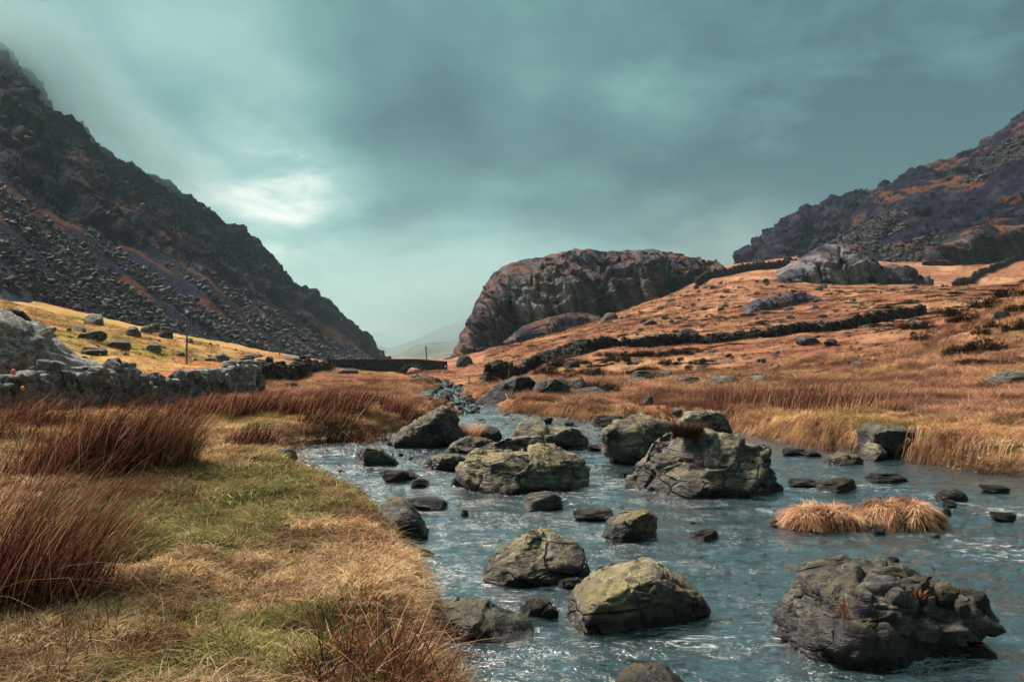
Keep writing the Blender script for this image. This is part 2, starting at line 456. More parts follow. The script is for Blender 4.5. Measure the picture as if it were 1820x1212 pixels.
CP = []      # control heights: (px, depth, z) or from a pixel row
def cz(px, d, z): CP.append(((px - 910) / F_PX * d, d, z))
def cy(px, py, d): q = P(px, py, d); CP.append((q[0], q[1], q[2]))
for px in (-600, -200, 0, 300, 600, 800):
    for d, z in ((1.5, .36), (5, .34), (10, .36), (17, .36)): cz(px, d, z)
for px in (1000, 1400, 1800, 2300):
    for d, z in ((1.5, .3), (6, .3)): cz(px, d, z)
for px, d, z in ((-300, 22, .35), (0, 22, .25), (300, 22, .2), (500, 24, .3), (700, 26, .28), (-300, 34, 1.6), (0, 32, .8), (300, 32, .25), (0, 45, 2.0), (200, 45, .25), (400, 45, -.05),
                 (600, 38, .05), (700, 34, .12), (600, 60, -.45), (700, 55, -.35), (650, 90, -.9), (580, 100, -.8), (720, 110, -1.3), (800, 108, -1.1), (760, 80, -.75), (720, 160, -2), (830, 40, -.05), (840, 52, -.35), (820, 70, -.75), (650, 170, -2.2), (740, 210, -3.0), (700, 260, -4.5), (640, 330, -5), (760, 330, -6), (700, 420, -9), (780, 420, -8), (600, 420, -6), (850, 420, -2)): cz(px, d, z)
for px, py, d in ((0, 575, 70), (200, 630, 70), (400, 659, 70), (338, 660, 73), (260, 648, 62), (0, 533, 100), (150, 575, 100), (300, 606, 100), (450, 636, 105), (540, 645, 110), (-300, 470, 90), (300, 590, 150), (450, 622, 150), (550, 638, 160),
                  (550, 640, 250), (100, 540, 150), (-300, 400, 140), (0, 500, 150)): cy(px, py, d)
for px, d, z in ((1000, 22, .35), (900, 27, .25), (1300, 20, .4), (1500, 16, .42), (1700, 14, .45), (1850, 13, .45), (2100, 13, .7), (1100, 26, .3), (1500, 24, .42)): cz(px, d, z)
for px, py, d in ((1700, 712, 20), (1820, 712, 20), (1700, 668, 30), (1820, 640, 30), (2000, 600, 30), (1100, 672, 40), (1300, 668, 40), (1500, 650, 40), (1640, 605, 42), (1700, 585, 42), (1820, 508, 42), (2050, 420, 42),
                  (900, 683, 58), (1000, 657, 58), (1100, 640, 60), (1300, 620, 60), (1450, 602, 60), (1600, 588, 58), (1820, 520, 56), (900, 669, 75), (1000, 637, 75), (1100, 618, 75), (1300, 605, 75), (1450, 590, 75), (1600, 577, 75), (1820, 540, 75),
                  (850, 656, 100), (900, 648, 100), (1000, 622, 100), (1150, 597, 100), (1300, 580, 100), (1500, 555, 100), (1700, 532, 100), (1850, 527, 100),
                  (850, 643, 140), (900, 627, 140), (1000, 603, 140), (1150, 570, 140), (1300, 548, 140), (1500, 526, 140), (1700, 514, 140), (1850, 510, 140),
                  (780, 645, 170), (800, 640, 215), (870, 622, 200), (1000, 588, 200), (1150, 542, 200), (1300, 500, 200), (1450, 500, 195), (1600, 507, 195), (1850, 500, 200),
                  (1300, 474, 260), (1500, 470, 260), (1700, 470, 270), (1850, 455, 270), (1300, 480, 400), (1800, 400, 400)): cy(px, py, d)
CP = np.array(CP)
def _key(x, y):
    r = np.clip(np.hypot(x, y), 1.2, 420)
    az = np.arctan2(x, y)
    az = np.where(np.abs(az) > 0.85, np.sign(az) * (0.85 + 0.0 * az), az)
    return np.stack([az * 3.2, np.log(r)], -1)
def _tk(r2): return np.where(r2 > 1e-12, 0.5 * r2 * np.log(np.maximum(r2, 1e-12)), 0)
_K = _key(CP[:, 0], CP[:, 1])
_n = len(_K)
_A = np.zeros((_n + 3, _n + 3))
_A[:_n, :_n] = _tk(((_K[:, None] - _K[None]) ** 2).sum(-1)) + np.eye(_n) * 0.004
_A[:_n, _n] = 1; _A[:_n, _n + 1:] = _K; _A[_n, :_n] = 1; _A[_n + 1:, :_n] = _K.T
# heights are fitted as elevation times a softened distance so far ground does not swamp the near bank
_s = lambda r: 3.0 + r
_b = np.concatenate([CP[:, 2] / _s(np.hypot(CP[:, 0], CP[:, 1])), np.zeros(3)])
_w = np.linalg.solve(_A, _b)
def land(x, y):
    x = np.asarray(x, float); y = np.asarray(y, float)
    k = _key(x.ravel(), y.ravel()); o = np.empty(len(k))
    for i in range(0, len(k), 20000):
        q = k[i:i + 20000]
        o[i:i + 20000] = _tk(((q[:, None] - _K[None]) ** 2).sum(-1)) @ _w[:_n] + _w[_n] + q @ _w[_n + 1:]
    r = np.clip(np.hypot(x.ravel(), y.ravel()), 0, 420)
    z = o * _s(r)
    back = sstep(2.0, -8.0, y.ravel())
    z = z * (1 - back) + 0.35 * back
    return z.reshape(x.shape)

def H(x, y, sd=None, detail=True):
    x = np.asarray(x, float); y = np.asarray(y, float)
    z = land(x, y); r = np.hypot(x, y)
    if sd is None: sd = np.where(r < 200, river_sd(x, y), 50.0)
    if detail:
        far = sstep(25, 70, r)
        z = z + far * (0.55 * fbm(x / 14, y / 14, 1.1, 3) + 0.20 * fbm(x / 3.5, y / 3.5, 4.1, 2))
        mid = sstep(9, 18, r) * (1 - sstep(60, 120, r))
        z = z + mid * (0.10 * fbm(x / 1.6, y / 1.6, 7.7, 3) + 0.05 * np.abs(pn(x / 0.55, y / 0.55, 2.0)))
        near = 1 - sstep(14, 26, r)
        z = z + near * (0.095 * fbm(x / 0.9, y / 0.9, 3.3, 3) + 0.055 * fbm(x / 0.28, y / 0.28, 9.3, 3))
    wz = water_z(y)
    bed = wz - 0.10 - 0.26 * sstep(0, 1.6, -sd) + 0.05 * pn(x * 2.2, y * 2.2, 0.4)
    edge = sstep(-0.12, 0.22 + 0.02 * np.minimum(r, 30), sd)
    keep = sstep(0.0, 3.5, sd)
    z = np.where(sd < 6, np.maximum(z, wz + 0.24 - 0.10 * (1 - keep)), z)
    return bed * (1 - edge) + z * edge

_HD = np.exp(np.linspace(math.log(2.0), math.log(480.0), 110))
def hits(px, py):
    """where the rays through these pixels meet the ground or the water"""
    v = np.stack([pixdir(a, b) for a, b in zip(px, py)])
    kx, kz = v[:, 0] / v[:, 1], v[:, 2] / v[:, 1]
    d = np.broadcast_to(_HD, (len(kx), len(_HD)))
    gap = CZ + kz[:, None] * d - np.maximum(H(kx[:, None] * d, d, detail=False), water_z(d))
    i = np.argmax(gap < 0, 1); i = np.where((gap < 0).any(1), np.maximum(i, 1), len(_HD) - 1)
    q = np.arange(len(kx)); g0, g1 = gap[q, i - 1], gap[q, i]
    t = np.clip(g0 / np.where(g0 - g1 == 0, 1, g0 - g1), 0, 1); dd = _HD[i - 1] * (1 - t) + _HD[i] * t
    x, y = kx * dd, dd
    return np.stack([x, y, np.maximum(H(x, y), water_z(y))], 1)
def hit(px, py): return hits([px], [py])[0]

# ------------------------------------------------------------------ ground sheet
def ground_colour(x, y, z, sd):
    r = np.hypot(x, y); n = len(x)
    orange = np.array((0.245, 0.108, 0.062)); pale = np.array((0.37, 0.200, 0.112)); red = np.array((0.21, 0.078, 0.052))
    straw = np.array((0.40, 0.245, 0.090)); green = np.array((0.125, 0.135, 0.030)); dark = np.array((0.055, 0.040, 0.036)); grey = np.array((0.17, 0.165, 0.17))
    f1 = fbm(x / 11, y / 11, 0.3, 4); f2 = fbm(x / 2.6, y / 2.6, 5.3, 4); f3 = fbm(x / 30, y / 16, 8.3, 4)
    hillside = np.broadcast_to(orange, (n, 3)).copy()
    hillside = lerp3(hillside, pale, sstep(-0.05, 0.55, f1 + 0.4 * f2))
    hillside = lerp3(hillside, red, sstep(0.15, 0.6, -f1 + 0.5 * f2) * 0.75)
    hillside = lerp3(hillside, dark, sstep(0.30, 0.75, f2 + 0.4 * f3) * 0.6)
    hillside = lerp3(hillside, dark, sstep(0.30, 0.70, fbm(x / 1.1, y / 1.1, 3.1, 3)) * 0.8)
    near = lerp3(np.broadcast_to(straw, (n, 3)), green, green_mask(x, y))
    near = lerp3(near, dark, sstep(0.3, 0.8, fbm(x / 0.5, y / 0.5, 6.6, 3)) * 0.5)
    w = sstep(12, 26, r + 6 * (x > 0))
    c = lerp3(near, hillside, w)
    # left hillside is yellower with green flushes
    lh = sstep(-0.20, -0.34, np.arctan2(x, y)) * sstep(40, 60, r)
    yel = lerp3(np.broadcast_to(np.array((0.44, 0.25, 0.10)), (n, 3)), np.array((0.26, 0.22, 0.045)), sstep(0.0, 0.6, fbm(x / 16, y / 16, 2.9, 4)))
    yel = lerp3(yel, np.array((0.42, 0.13, 0.06)), sstep(0.25, 0.6, fbm(x / 12, y / 12, 9.9, 3)))
    c = lerp3(c, yel, lh * 0.9)
    # bed and bank cut
    bedc = lerp3(np.broadcast_to(np.array((0.10, 0.060, 0.036)), (n, 3)), np.array((0.26, 0.165, 0.095)), sstep(-0.3, 0.5, fbm(x * 3, y * 3, 1.0, 3)))
    c = lerp3(c, dark, sstep(0.30, 0.05, sd))
    c = lerp3(c, bedc, sstep(0.0, -0.15, sd))
    return c

GREEN_BLOBS = [(430, 752, 1.3), (500, 885, .9), (590, 868, .7), (250, 965, .8), (330, 880, .6), (60, 760, 1.2), (640, 790, .8), (300, 1150, .35), (420, 930, .5), (640, 1150, .3), (1480, 790, 1.0), (500, 855, 1.0)]
_gb = [(G(a, b, 0.36), c) for a, b, c in GREEN_BLOBS]
def green_mask(x, y):
    m = 0.75 * fbm(x / 1.3, y / 1.3, 4.4, 4) + 0.35 * fbm(x / 0.33, y / 0.33, 7.4, 2) - 0.10
    for (bx, by), c in _gb:
        m = m + 0.62 * np.exp(-((x - bx) ** 2 + (y - by) ** 2) / (2 * c * c))
    return sstep(0.0, 0.62, m)

az = np.concatenate([np.linspace(-math.pi, -0.80, 40)[:-1], np.linspace(-0.80, 0.80, 640), np.linspace(0.80, math.pi, 40)[1:]])
rr = np.concatenate([np.exp(np.linspace(math.log(0.5), math.log(4), 50))[:-1], np.exp(np.linspace(math.log(4), math.log(30), 290))[:-1], np.exp(np.linspace(math.log(30), math.log(420), 150))[:-1], np.exp(np.linspace(math.log(420), math.log(2600), 24))])
A_, R_ = np.meshgrid(az, rr, indexing='ij')
gx, gy = (np.sin(A_) * R_).ravel(), (np.cos(A_) * R_).ravel()
gsd = np.full(gx.shape, 50.0); mk = R_.ravel() < 200
gsd[mk] = river_sd(gx[mk], gy[mk])
gz = H(gx, gy, gsd)
gz = np.where(R_.ravel() > 420, np.clip(gz, -9, 60), gz)
me = mesh_np('ground', np.stack([gx, gy, gz], 1), grid_faces(len(az), len(rr)))
set_col(me, 'Col', ground_colour(gx, gy, gz, gsd))
ground = obj('ground', me, M['ground'], kind='structure', label='rough moorland ground of straw and orange grass along the river')

# ------------------------------------------------------------------ river water
m, g, out = new_mat('river_water')
geo = g.new('ShaderNodeNewGeometry'); pos = geo.outputs['Position']
s1 = g.noise(g.scale(pos, (1.0, 2.6, 1.0), (0, 0, 0.22)), 2.3, 5, 0.6, 0.6)
s2 = g.noise(g.scale(pos, (1.0, 3.4, 1.0), (0, 0, -0.12)), 7.5, 4, 0.6, 0.8)
s3 = g.noise(g.scale(pos, (1.0, 2.0, 1.0), (0, 0, 0.1)), 24.0, 3, 0.5)
hh = g.math('ADD', g.math('MULTIPLY', s1, 1.25), g.math('ADD', g.math('MULTIPLY', s2, 0.5), g.math('MULTIPLY', s3, 0.14)))
riff = g.noise(g.scale(pos, (0.55, 1.9, 1.0), (0, 0, 0.12)), 1.5, 3, 0.6, 0.5)          # riffles and smoother runs
rf = g.ramp(riff, [(0.36, 0.35), (0.60, 1.0)])
bn = g.new('ShaderNodeBump', ins={'Distance': 0.075}); g.l.new(hh, bn.inputs['Height']); g.l.new(rf, bn.inputs['Strength']); nrm = bn.outputs[0]
fr = g.new('ShaderNodeFresnel', ins={'IOR': 1.9}); g.l.new(nrm, fr.inputs['Normal'])
frf = g.math('MULTIPLY_ADD', fr.outputs[0], 2.4, 0.0, clamp=True)
tr = g.new('ShaderNodeBsdfTransparent'); tr.inputs[0].default_value = (0.55, 0.62, 0.60, 1)
df = g.new('ShaderNodeBsdfDiffuse'); df.inputs[0].default_value = (0.060, 0.095, 0.115, 1); g.l.new(nrm, df.inputs['Normal'])
body = g.new('ShaderNodeMixShader'); g.l.new(g.ramp(riff, [(0.35, 0.22), (0.65, 0.62)]), body.inputs[0])
g.l.new(tr.outputs[0], body.inputs[1]); g.l.new(df.outputs[0], body.inputs[2])
gl = g.new('ShaderNodeBsdfGlossy'); gl.inputs['Roughness'].default_value = 0.07; gl.inputs['Color'].default_value = (1.0, 0.94, 0.93, 1); g.l.new(nrm, gl.inputs['Normal'])
srf = g.new('ShaderNodeMixShader'); g.l.new(frf, srf.inputs[0]); g.l.new(body.outputs[0], srf.inputs[1]); g.l.new(gl.outputs[0], srf.inputs[2])
fa = g.new('ShaderNodeAttribute', attribute_name='foam')
fs = g.new('ShaderNodeSeparateColor'); g.l.new(fa.outputs['Color'], fs.inputs[0])
fn = g.noise(g.scale(pos, (1.0, 3.6, 1.0), (0, 0, 0.15)), 5.5, 6, 0.72, 0.8)
ff = g.ramp(g.math('MULTIPLY_ADD', fs.outputs[0], 0.20, fn), [(0.71, 0.0), (0.90, 0.75)])
fo = g.new('ShaderNodeBsdfDiffuse'); fo.inputs[0].default_value = (0.78, 0.82, 0.82, 1)
fin = g.new('ShaderNodeMixShader'); g.l.new(g.math('MULTIPLY', ff, 0.85), fin.inputs[0]); g.l.new(srf.outputs[0], fin.inputs[1]); g.l.new(fo.outputs[0], fin.inputs[2])
g.l.new(fin.outputs[0], out.inputs['Surface'])
M['water'] = m
waz = np.linspace(-0.75, 1.05, 620); wr = np.concatenate([np.exp(np.linspace(math.log(1.5), math.log(26), 430))[:-1], np.exp(np.linspace(math.log(26), math.log(190), 150))])
A_, R_ = np.meshgrid(waz, wr, indexing='ij')
wx, wy = (np.sin(A_) * R_).ravel(), (np.cos(A_) * R_).ravel()
wsd = river_sd(wx, wy)
amp = np.clip(1.2 - R_.ravel() / 60, 0.3, 1)
wzv = water_z(wy) + amp * (0.022 * fbm(wx * 1.4, wy * 3.2, 3.0, 3) + 0.015 * fbm(wx * 4, wy * 11, 1.0, 2))
wf = grid_faces(len(waz), len(wr))
wf = wf[(wsd[wf] < 0.45).any(1)]
FOAM = [(1035, 880, .45), (1075, 862, .5), (1350, 905, .25), (1780, 975, .6), (1560, 865, .4), (1770, 905, .5), (870, 1035, .25), (1430, 870, .4), (960, 745, .8), (900, 740, .8), (1020, 760, .8), (1700, 890, .3), (1400, 1130, .3), (1250, 1140, .3), (1650, 880, .3)]
foam = np.zeros(len(wx))
for a, b, c in FOAM:
    fx, fy = G(a, b); foam = np.maximum(foam, np.exp(-((wx - fx) ** 2 + (wy - fy) ** 2) / (2 * c * c)))
foam = np.maximum(foam, sstep(26, 40, wy) * 0.5)
used = np.unique(wf); remap = np.full(len(wx), -1); remap[used] = np.arange(len(used))
me = mesh_np('river', np.stack([wx, wy, wzv], 1)[used], remap[wf])
set_col(me, 'foam', np.repeat(foam[used][:, None], 3, 1))
river = obj('river', me, M['water'], kind='structure', label='shallow rippling river of steel blue water')

# ------------------------------------------------------------------ mountains and crags (lofted in world space)
def loft(cols, nu, nv, smooth=0):
    """cols: list of lists of world points (same length); fine grid by linear interpolation"""
    K = np.array(cols)                                   # (c, k, 3)
    c, k, _ = K.shape
    tu = np.linspace(0, c - 1, nu); tv = np.linspace(0, k - 1, nv)
    iu = np.minimum(tu.astype(int), c - 2); fu = (tu - iu)[:, None, None]
    Q = K[iu] * (1 - fu) + K[iu + 1] * fu
    iv = np.minimum(tv.astype(int), k - 2); fv = (tv - iv)[None, :, None]
    Q = Q[:, iv] * (1 - fv) + Q[:, iv + 1] * fv
    for _ in range(smooth):
        Q[:, 1:-1] = (Q[:, :-2] + 2 * Q[:, 1:-1] + Q[:, 2:]) / 4
    for _ in range(max(1, smooth // 3)):
        Q[1:-1] = (Q[:-2] + 2 * Q[1:-1] + Q[2:]) / 4
    return Q

def loft_mesh(Q, f, flip=True):
    nu, nv, _ = Q.shape
    fc = grid_faces(nu, nv, flip)
    return Q.reshape(-1, 3), fc

def interp_tab(tab, x): return np.interp(x, [t[0] for t in tab], [t[1] for t in tab])

def face_to_cam(v, f):
    n = vnormals(v, f)
    tocam = np.array((0, 0, CZ)) - v
    return f if (n * tocam).sum() > 0 else f[:, ::-1]

# --- left mountain
ridge = [(-1500, 60), (-700, 40), (-300, 60), (-120, 45), (0, 75), (40, 110), (75, 152), (105, 190), (150, 205), (200, 262), (240, 288), (280, 312), (330, 333), (370, 357), (400, 392), (440, 416), (480, 450), (520, 490), (560, 514), (600, 545), (630, 572), (650, 592), (660, 612), (690, 638)]
foot = [(-1500, 520), (-700, 470), (-300, 470), (0, 528), (100, 562), (200, 592), (300, 608), (400, 622), (480, 632), (560, 640), (690, 645)]
fd = [(-1500, 40), (-700, 70), (-300, 90), (0, 108), (200, 128), (400, 165), (560, 240), (690, 420)]
rd = [(-1500, 150), (-700, 240), (-300, 300), (0, 330), (200, 370), (400, 430), (560, 500), (690, 600)]
pxs = np.concatenate([np.linspace(-1500, -120, 14)[:-1], np.linspace(-120, 694, 90)])
cols = []
for px in pxs:
    a = P(px, interp_tab(foot, px) + 10, interp_tab(fd, px) * 0.96); b = P(px, interp_tab(ridge, px), interp_tab(rd, px))
    col_ = []
    for v in np.linspace(0, 1, 9):
        q = a * (1 - v) + b * v
        q[2] -= (b[2] - a[2]) * 0.05 * math.sin(math.pi * v)
        col_.append(q)
    back = b - a; back[2] = 0; back /= np.linalg.norm(back) + 1e-9
    col_.append(b + back * 30 + np.array((0, 0, -6.0))); col_.append(b + back * 120 + np.array((0, 0, -60.0)))
    cols.append(col_)
Q = loft(cols, 620, 340, 3)
nu, nv, _ = Q.shape
v0 = Q.reshape(-1, 3); f0 = face_to_cam(v0, grid_faces(nu, nv))
N0 = vnormals(v0, f0)
uu, vv = np.meshgrid(np.linspace(0, 1, nu), np.linspace(0, 1, nv) * 1.25, indexing='ij'); uu, vv = uu.ravel(), vv.ravel()
x, y, z = v0.T
along = (x * 0.35 + y * 0.94)              # metres along the valley
fade = sstep(0.0, 0.18, vv) * 0.85 + 0.15
butt = ridged(along / 55, z / 260, 1.7, 4)         # buttresses and gullies running down the slope
cragm = sstep(0.22, 0.5, vv + 0.25 * fbm(x / 70, y / 70, z / 70, 3))
d_ = fade * (5.0 * (butt - 0.6) * (0.30 + 0.70 * cragm) + cragm * (2.4 * ridged(x / 26, y / 26, z / 20, 3) - 1.2 + 1.8 * joints(along / 9 + 0.4 * pn(x / 9, y / 9, z / 9), z / 12 + 0.4 * pn(x / 12, y / 12, z / 6), 3) + 0.8 * joints(along / 3.4 + 0.3 * pn(x / 4, y / 4, z / 4), z / 4.5, 5) + 1.2 * chip(along / 9, x / 16, z / 13) + 0.9 * chip(along / 3.6, x / 5, z / 5)) + (0.25 + 0.7 * cragm) * fbm(x / 6, y / 6, z / 6, 3) + 0.14 * (1 - cragm) * chip(x / 1.3, y / 1.3, z / 1.3))
v1 = v0 + N0 * d_[:, None]
v1[:, 2] = np.maximum(v1[:, 2], -10.0)
N1 = vnormals(v1, f0)
slope = N1[:, 2]
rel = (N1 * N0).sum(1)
dark = np.array((0.003, 0.003, 0.010)); rockc = np.array((0.007, 0.008, 0.027)); screec = np.array((0.058, 0.068, 0.108)); grassc = np.array((0.105, 0.042, 0.025)); brown = np.array((0.024, 0.012, 0.013))
n = len(x)
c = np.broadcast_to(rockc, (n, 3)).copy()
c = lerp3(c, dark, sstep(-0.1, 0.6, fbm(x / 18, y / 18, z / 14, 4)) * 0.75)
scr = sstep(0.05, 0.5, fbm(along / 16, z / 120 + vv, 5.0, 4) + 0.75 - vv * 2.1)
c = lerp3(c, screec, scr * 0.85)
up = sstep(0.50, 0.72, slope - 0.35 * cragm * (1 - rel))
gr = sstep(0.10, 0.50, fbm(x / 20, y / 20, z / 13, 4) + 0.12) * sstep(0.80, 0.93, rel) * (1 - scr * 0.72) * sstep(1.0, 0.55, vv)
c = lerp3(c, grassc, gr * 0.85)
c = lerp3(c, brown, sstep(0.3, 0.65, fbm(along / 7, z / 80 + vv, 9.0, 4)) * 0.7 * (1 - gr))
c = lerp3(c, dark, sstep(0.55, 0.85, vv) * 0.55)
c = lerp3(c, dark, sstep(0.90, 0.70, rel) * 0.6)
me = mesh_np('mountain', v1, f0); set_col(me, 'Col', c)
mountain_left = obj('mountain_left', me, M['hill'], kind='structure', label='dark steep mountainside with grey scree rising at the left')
LM_v, LM_N, LM_scr, LM_vv = v1, N1, scr, vv

# --- right mountain, back shoulder and front slope
def slope_hill(name, ridge, foot, rdep, fdep, x0, x1, nu, nv, seed, amp, label, bulge=-0.04, grass=1.0, tone=1.0, cragness=0.6, backdrop=60):
    cols = []
    for px in np.linspace(x0, x1, 80):
        a = P(px, interp_tab(foot, px) + 14, interp_tab(fdep, px)); b = P(px, interp_tab(ridge, px), interp_tab(rdep, px))
        col_ = []
        for v in np.linspace(0, 1, 9):
            q = a * (1 - v) + b * v; q[2] -= (b[2] - a[2]) * bulge * math.sin(math.pi * v); col_.append(q)
        bk = b - a; bk[2] = 0; bk /= np.linalg.norm(bk) + 1e-9
        col_.append(b + bk * 25 + np.array((0, 0, -4.0))); col_.append(b + bk * 110 + np.array((0, 0, -float(backdrop))))
        cols.append(col_)
    Q = loft(cols, nu, nv, 3); v0 = Q.reshape(-1, 3); f0 = face_to_cam(v0, grid_faces(nu, nv)); N0 = vnormals(v0, f0)
    uu, vv = np.meshgrid(np.linspace(0, 1, nu), np.linspace(0, 1, nv) * 1.25, indexing='ij'); uu, vv = uu.ravel(), vv.ravel()
    x, y, z = v0.T; n = len(x)
    cm = sstep(0.1, 0.6, cragness + 0.5 * fbm(x / 50 + seed, y / 50, z / 40, 3))
    fade = sstep(0.0, 0.15, vv) * 0.8 + 0.2
    d_ = amp * fade * (cm * (3.0 * ridged(x / 30 + seed, y / 30, z / 22, 4) - 1.6) + 1.2 * fbm(x / 12, y / 12, z / 10 + seed, 4) + 0.5 * fbm(x / 3.2, y / 3.2, z / 3.2, 2) + cm * (1.8 * joints(x / 8 + 0.4 * pn(x / 9, y / 9, z / 9), z / 10, 7) + 0.8 * joints(x / 3, z / 4 + 0.3 * pn(x / 4, y / 4, z / 4), 11) + 1.2 * chip(x / 11 + seed, y / 14, z / 9) + 1.0 * chip(x / 4.2, y / 5, z / 4)))
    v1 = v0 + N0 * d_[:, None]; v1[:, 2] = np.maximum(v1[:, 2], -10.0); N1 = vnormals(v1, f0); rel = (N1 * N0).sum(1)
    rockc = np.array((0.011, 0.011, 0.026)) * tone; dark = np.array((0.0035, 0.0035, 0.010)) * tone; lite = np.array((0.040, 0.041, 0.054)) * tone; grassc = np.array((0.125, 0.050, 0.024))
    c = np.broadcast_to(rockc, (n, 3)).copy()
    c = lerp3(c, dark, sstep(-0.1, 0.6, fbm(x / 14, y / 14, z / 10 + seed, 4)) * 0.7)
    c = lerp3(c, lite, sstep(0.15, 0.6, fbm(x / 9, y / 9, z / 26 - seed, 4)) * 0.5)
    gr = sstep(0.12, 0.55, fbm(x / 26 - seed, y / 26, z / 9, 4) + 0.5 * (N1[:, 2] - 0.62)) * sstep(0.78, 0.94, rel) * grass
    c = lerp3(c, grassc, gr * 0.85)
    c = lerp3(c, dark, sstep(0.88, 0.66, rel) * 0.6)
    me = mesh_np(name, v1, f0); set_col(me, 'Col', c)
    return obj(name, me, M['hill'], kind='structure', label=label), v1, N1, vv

slope_hill('mountain_right_shoulder', [(1296, 476), (1312, 462), (1325, 440), (1355, 420), (1380, 404), (1420, 375), (1470, 352), (1530, 341), (1565, 333), (1620, 320), (1700, 300)],
           [(1296, 476), (1400, 478), (1700, 480)], [(1296, 420), (1700, 470)], [(1296, 370), (1700, 370)], 1296, 1690, 300, 150, 3.0, 0.9, 'far blue-grey rocky shoulder of the right mountain', -0.12, 0.35, 1.25, 0.9)
_, RM_v, RM_N, RM_vv = slope_hill('mountain_right', [(1395, 468), (1450, 438), (1500, 412), (1530, 372), (1560, 338), (1610, 313), (1660, 299), (1672, 290), (1720, 276), (1745, 259), (1770, 240), (1795, 214), (1820, 199), (1950, 120), (2300, 30), (2900, 60)],
           [(1395, 476), (1500, 485), (1640, 492), (1820, 500), (2300, 480), (2900, 470)], [(1395, 300), (1560, 390), (1820, 360), (2900, 200)], [(1395, 268), (1820, 262), (2300, 200), (2900, 90)], 1395, 2850, 640, 220, 11.0, 0.8,
           'dark rocky right mountainside with orange grass ledges and scree', -0.02, 0.9, 1.0, 0.55)

# --- far hills closing the valley
def far_hill(name, ridge, d0, d1, label, colr):
    cols = []
    for px in np.linspace(ridge[0][0], ridge[-1][0], 60):
        b = P(px, interp_tab(ridge, px), d1); a = P(px, 652, d0)
        cols.append([a, a * 0.5 + b * 0.5 + np.array((0, 0, -4)), b, b + np.array((0, 160, -10)), b + np.array((0, 420, -110))])
    Q = loft(cols, 160, 60, 3); v0 = Q.reshape(-1, 3); f0 = face_to_cam(v0, grid_faces(160, 60)); N0 = vnormals(v0, f0)
    x, y, z = v0.T
    v1 = v0 + N0 * (6 * fbm(x / 90, y / 90, z / 60, 4))[:, None]; v1[:, 2] = np.maximum(v1[:, 2], -10.0)
    c = lerp3(np.broadcast_to(np.array(colr), (len(x), 3)), np.array(colr) * 0.45, sstep(-0.2, 0.6, fbm(x / 40, y / 40, z / 20, 4)))
    me = mesh_np(name, v1, f0); set_col(me, 'Col', c)
    return obj(name, me, M['hill'], kind='structure', label=label)
far_hill('distant_hill', [(560, 640), (640, 641), (690, 636), (715, 626), (735, 611), (760, 606), (800, 604), (900, 600), (1000, 600)], 1000, 1350, 'hazy rounded hill closing the valley behind the bridge', (0.10, 0.095, 0.075))
far_hill('distant_mountain', [(300, 590), (500, 600), (640, 606), (690, 617), (740, 604), (790, 580), (850, 556), (950, 520), (1150, 505)], 1700, 2150, 'faint mountain dissolving into mist at the valley head', (0.09, 0.095, 0.10))

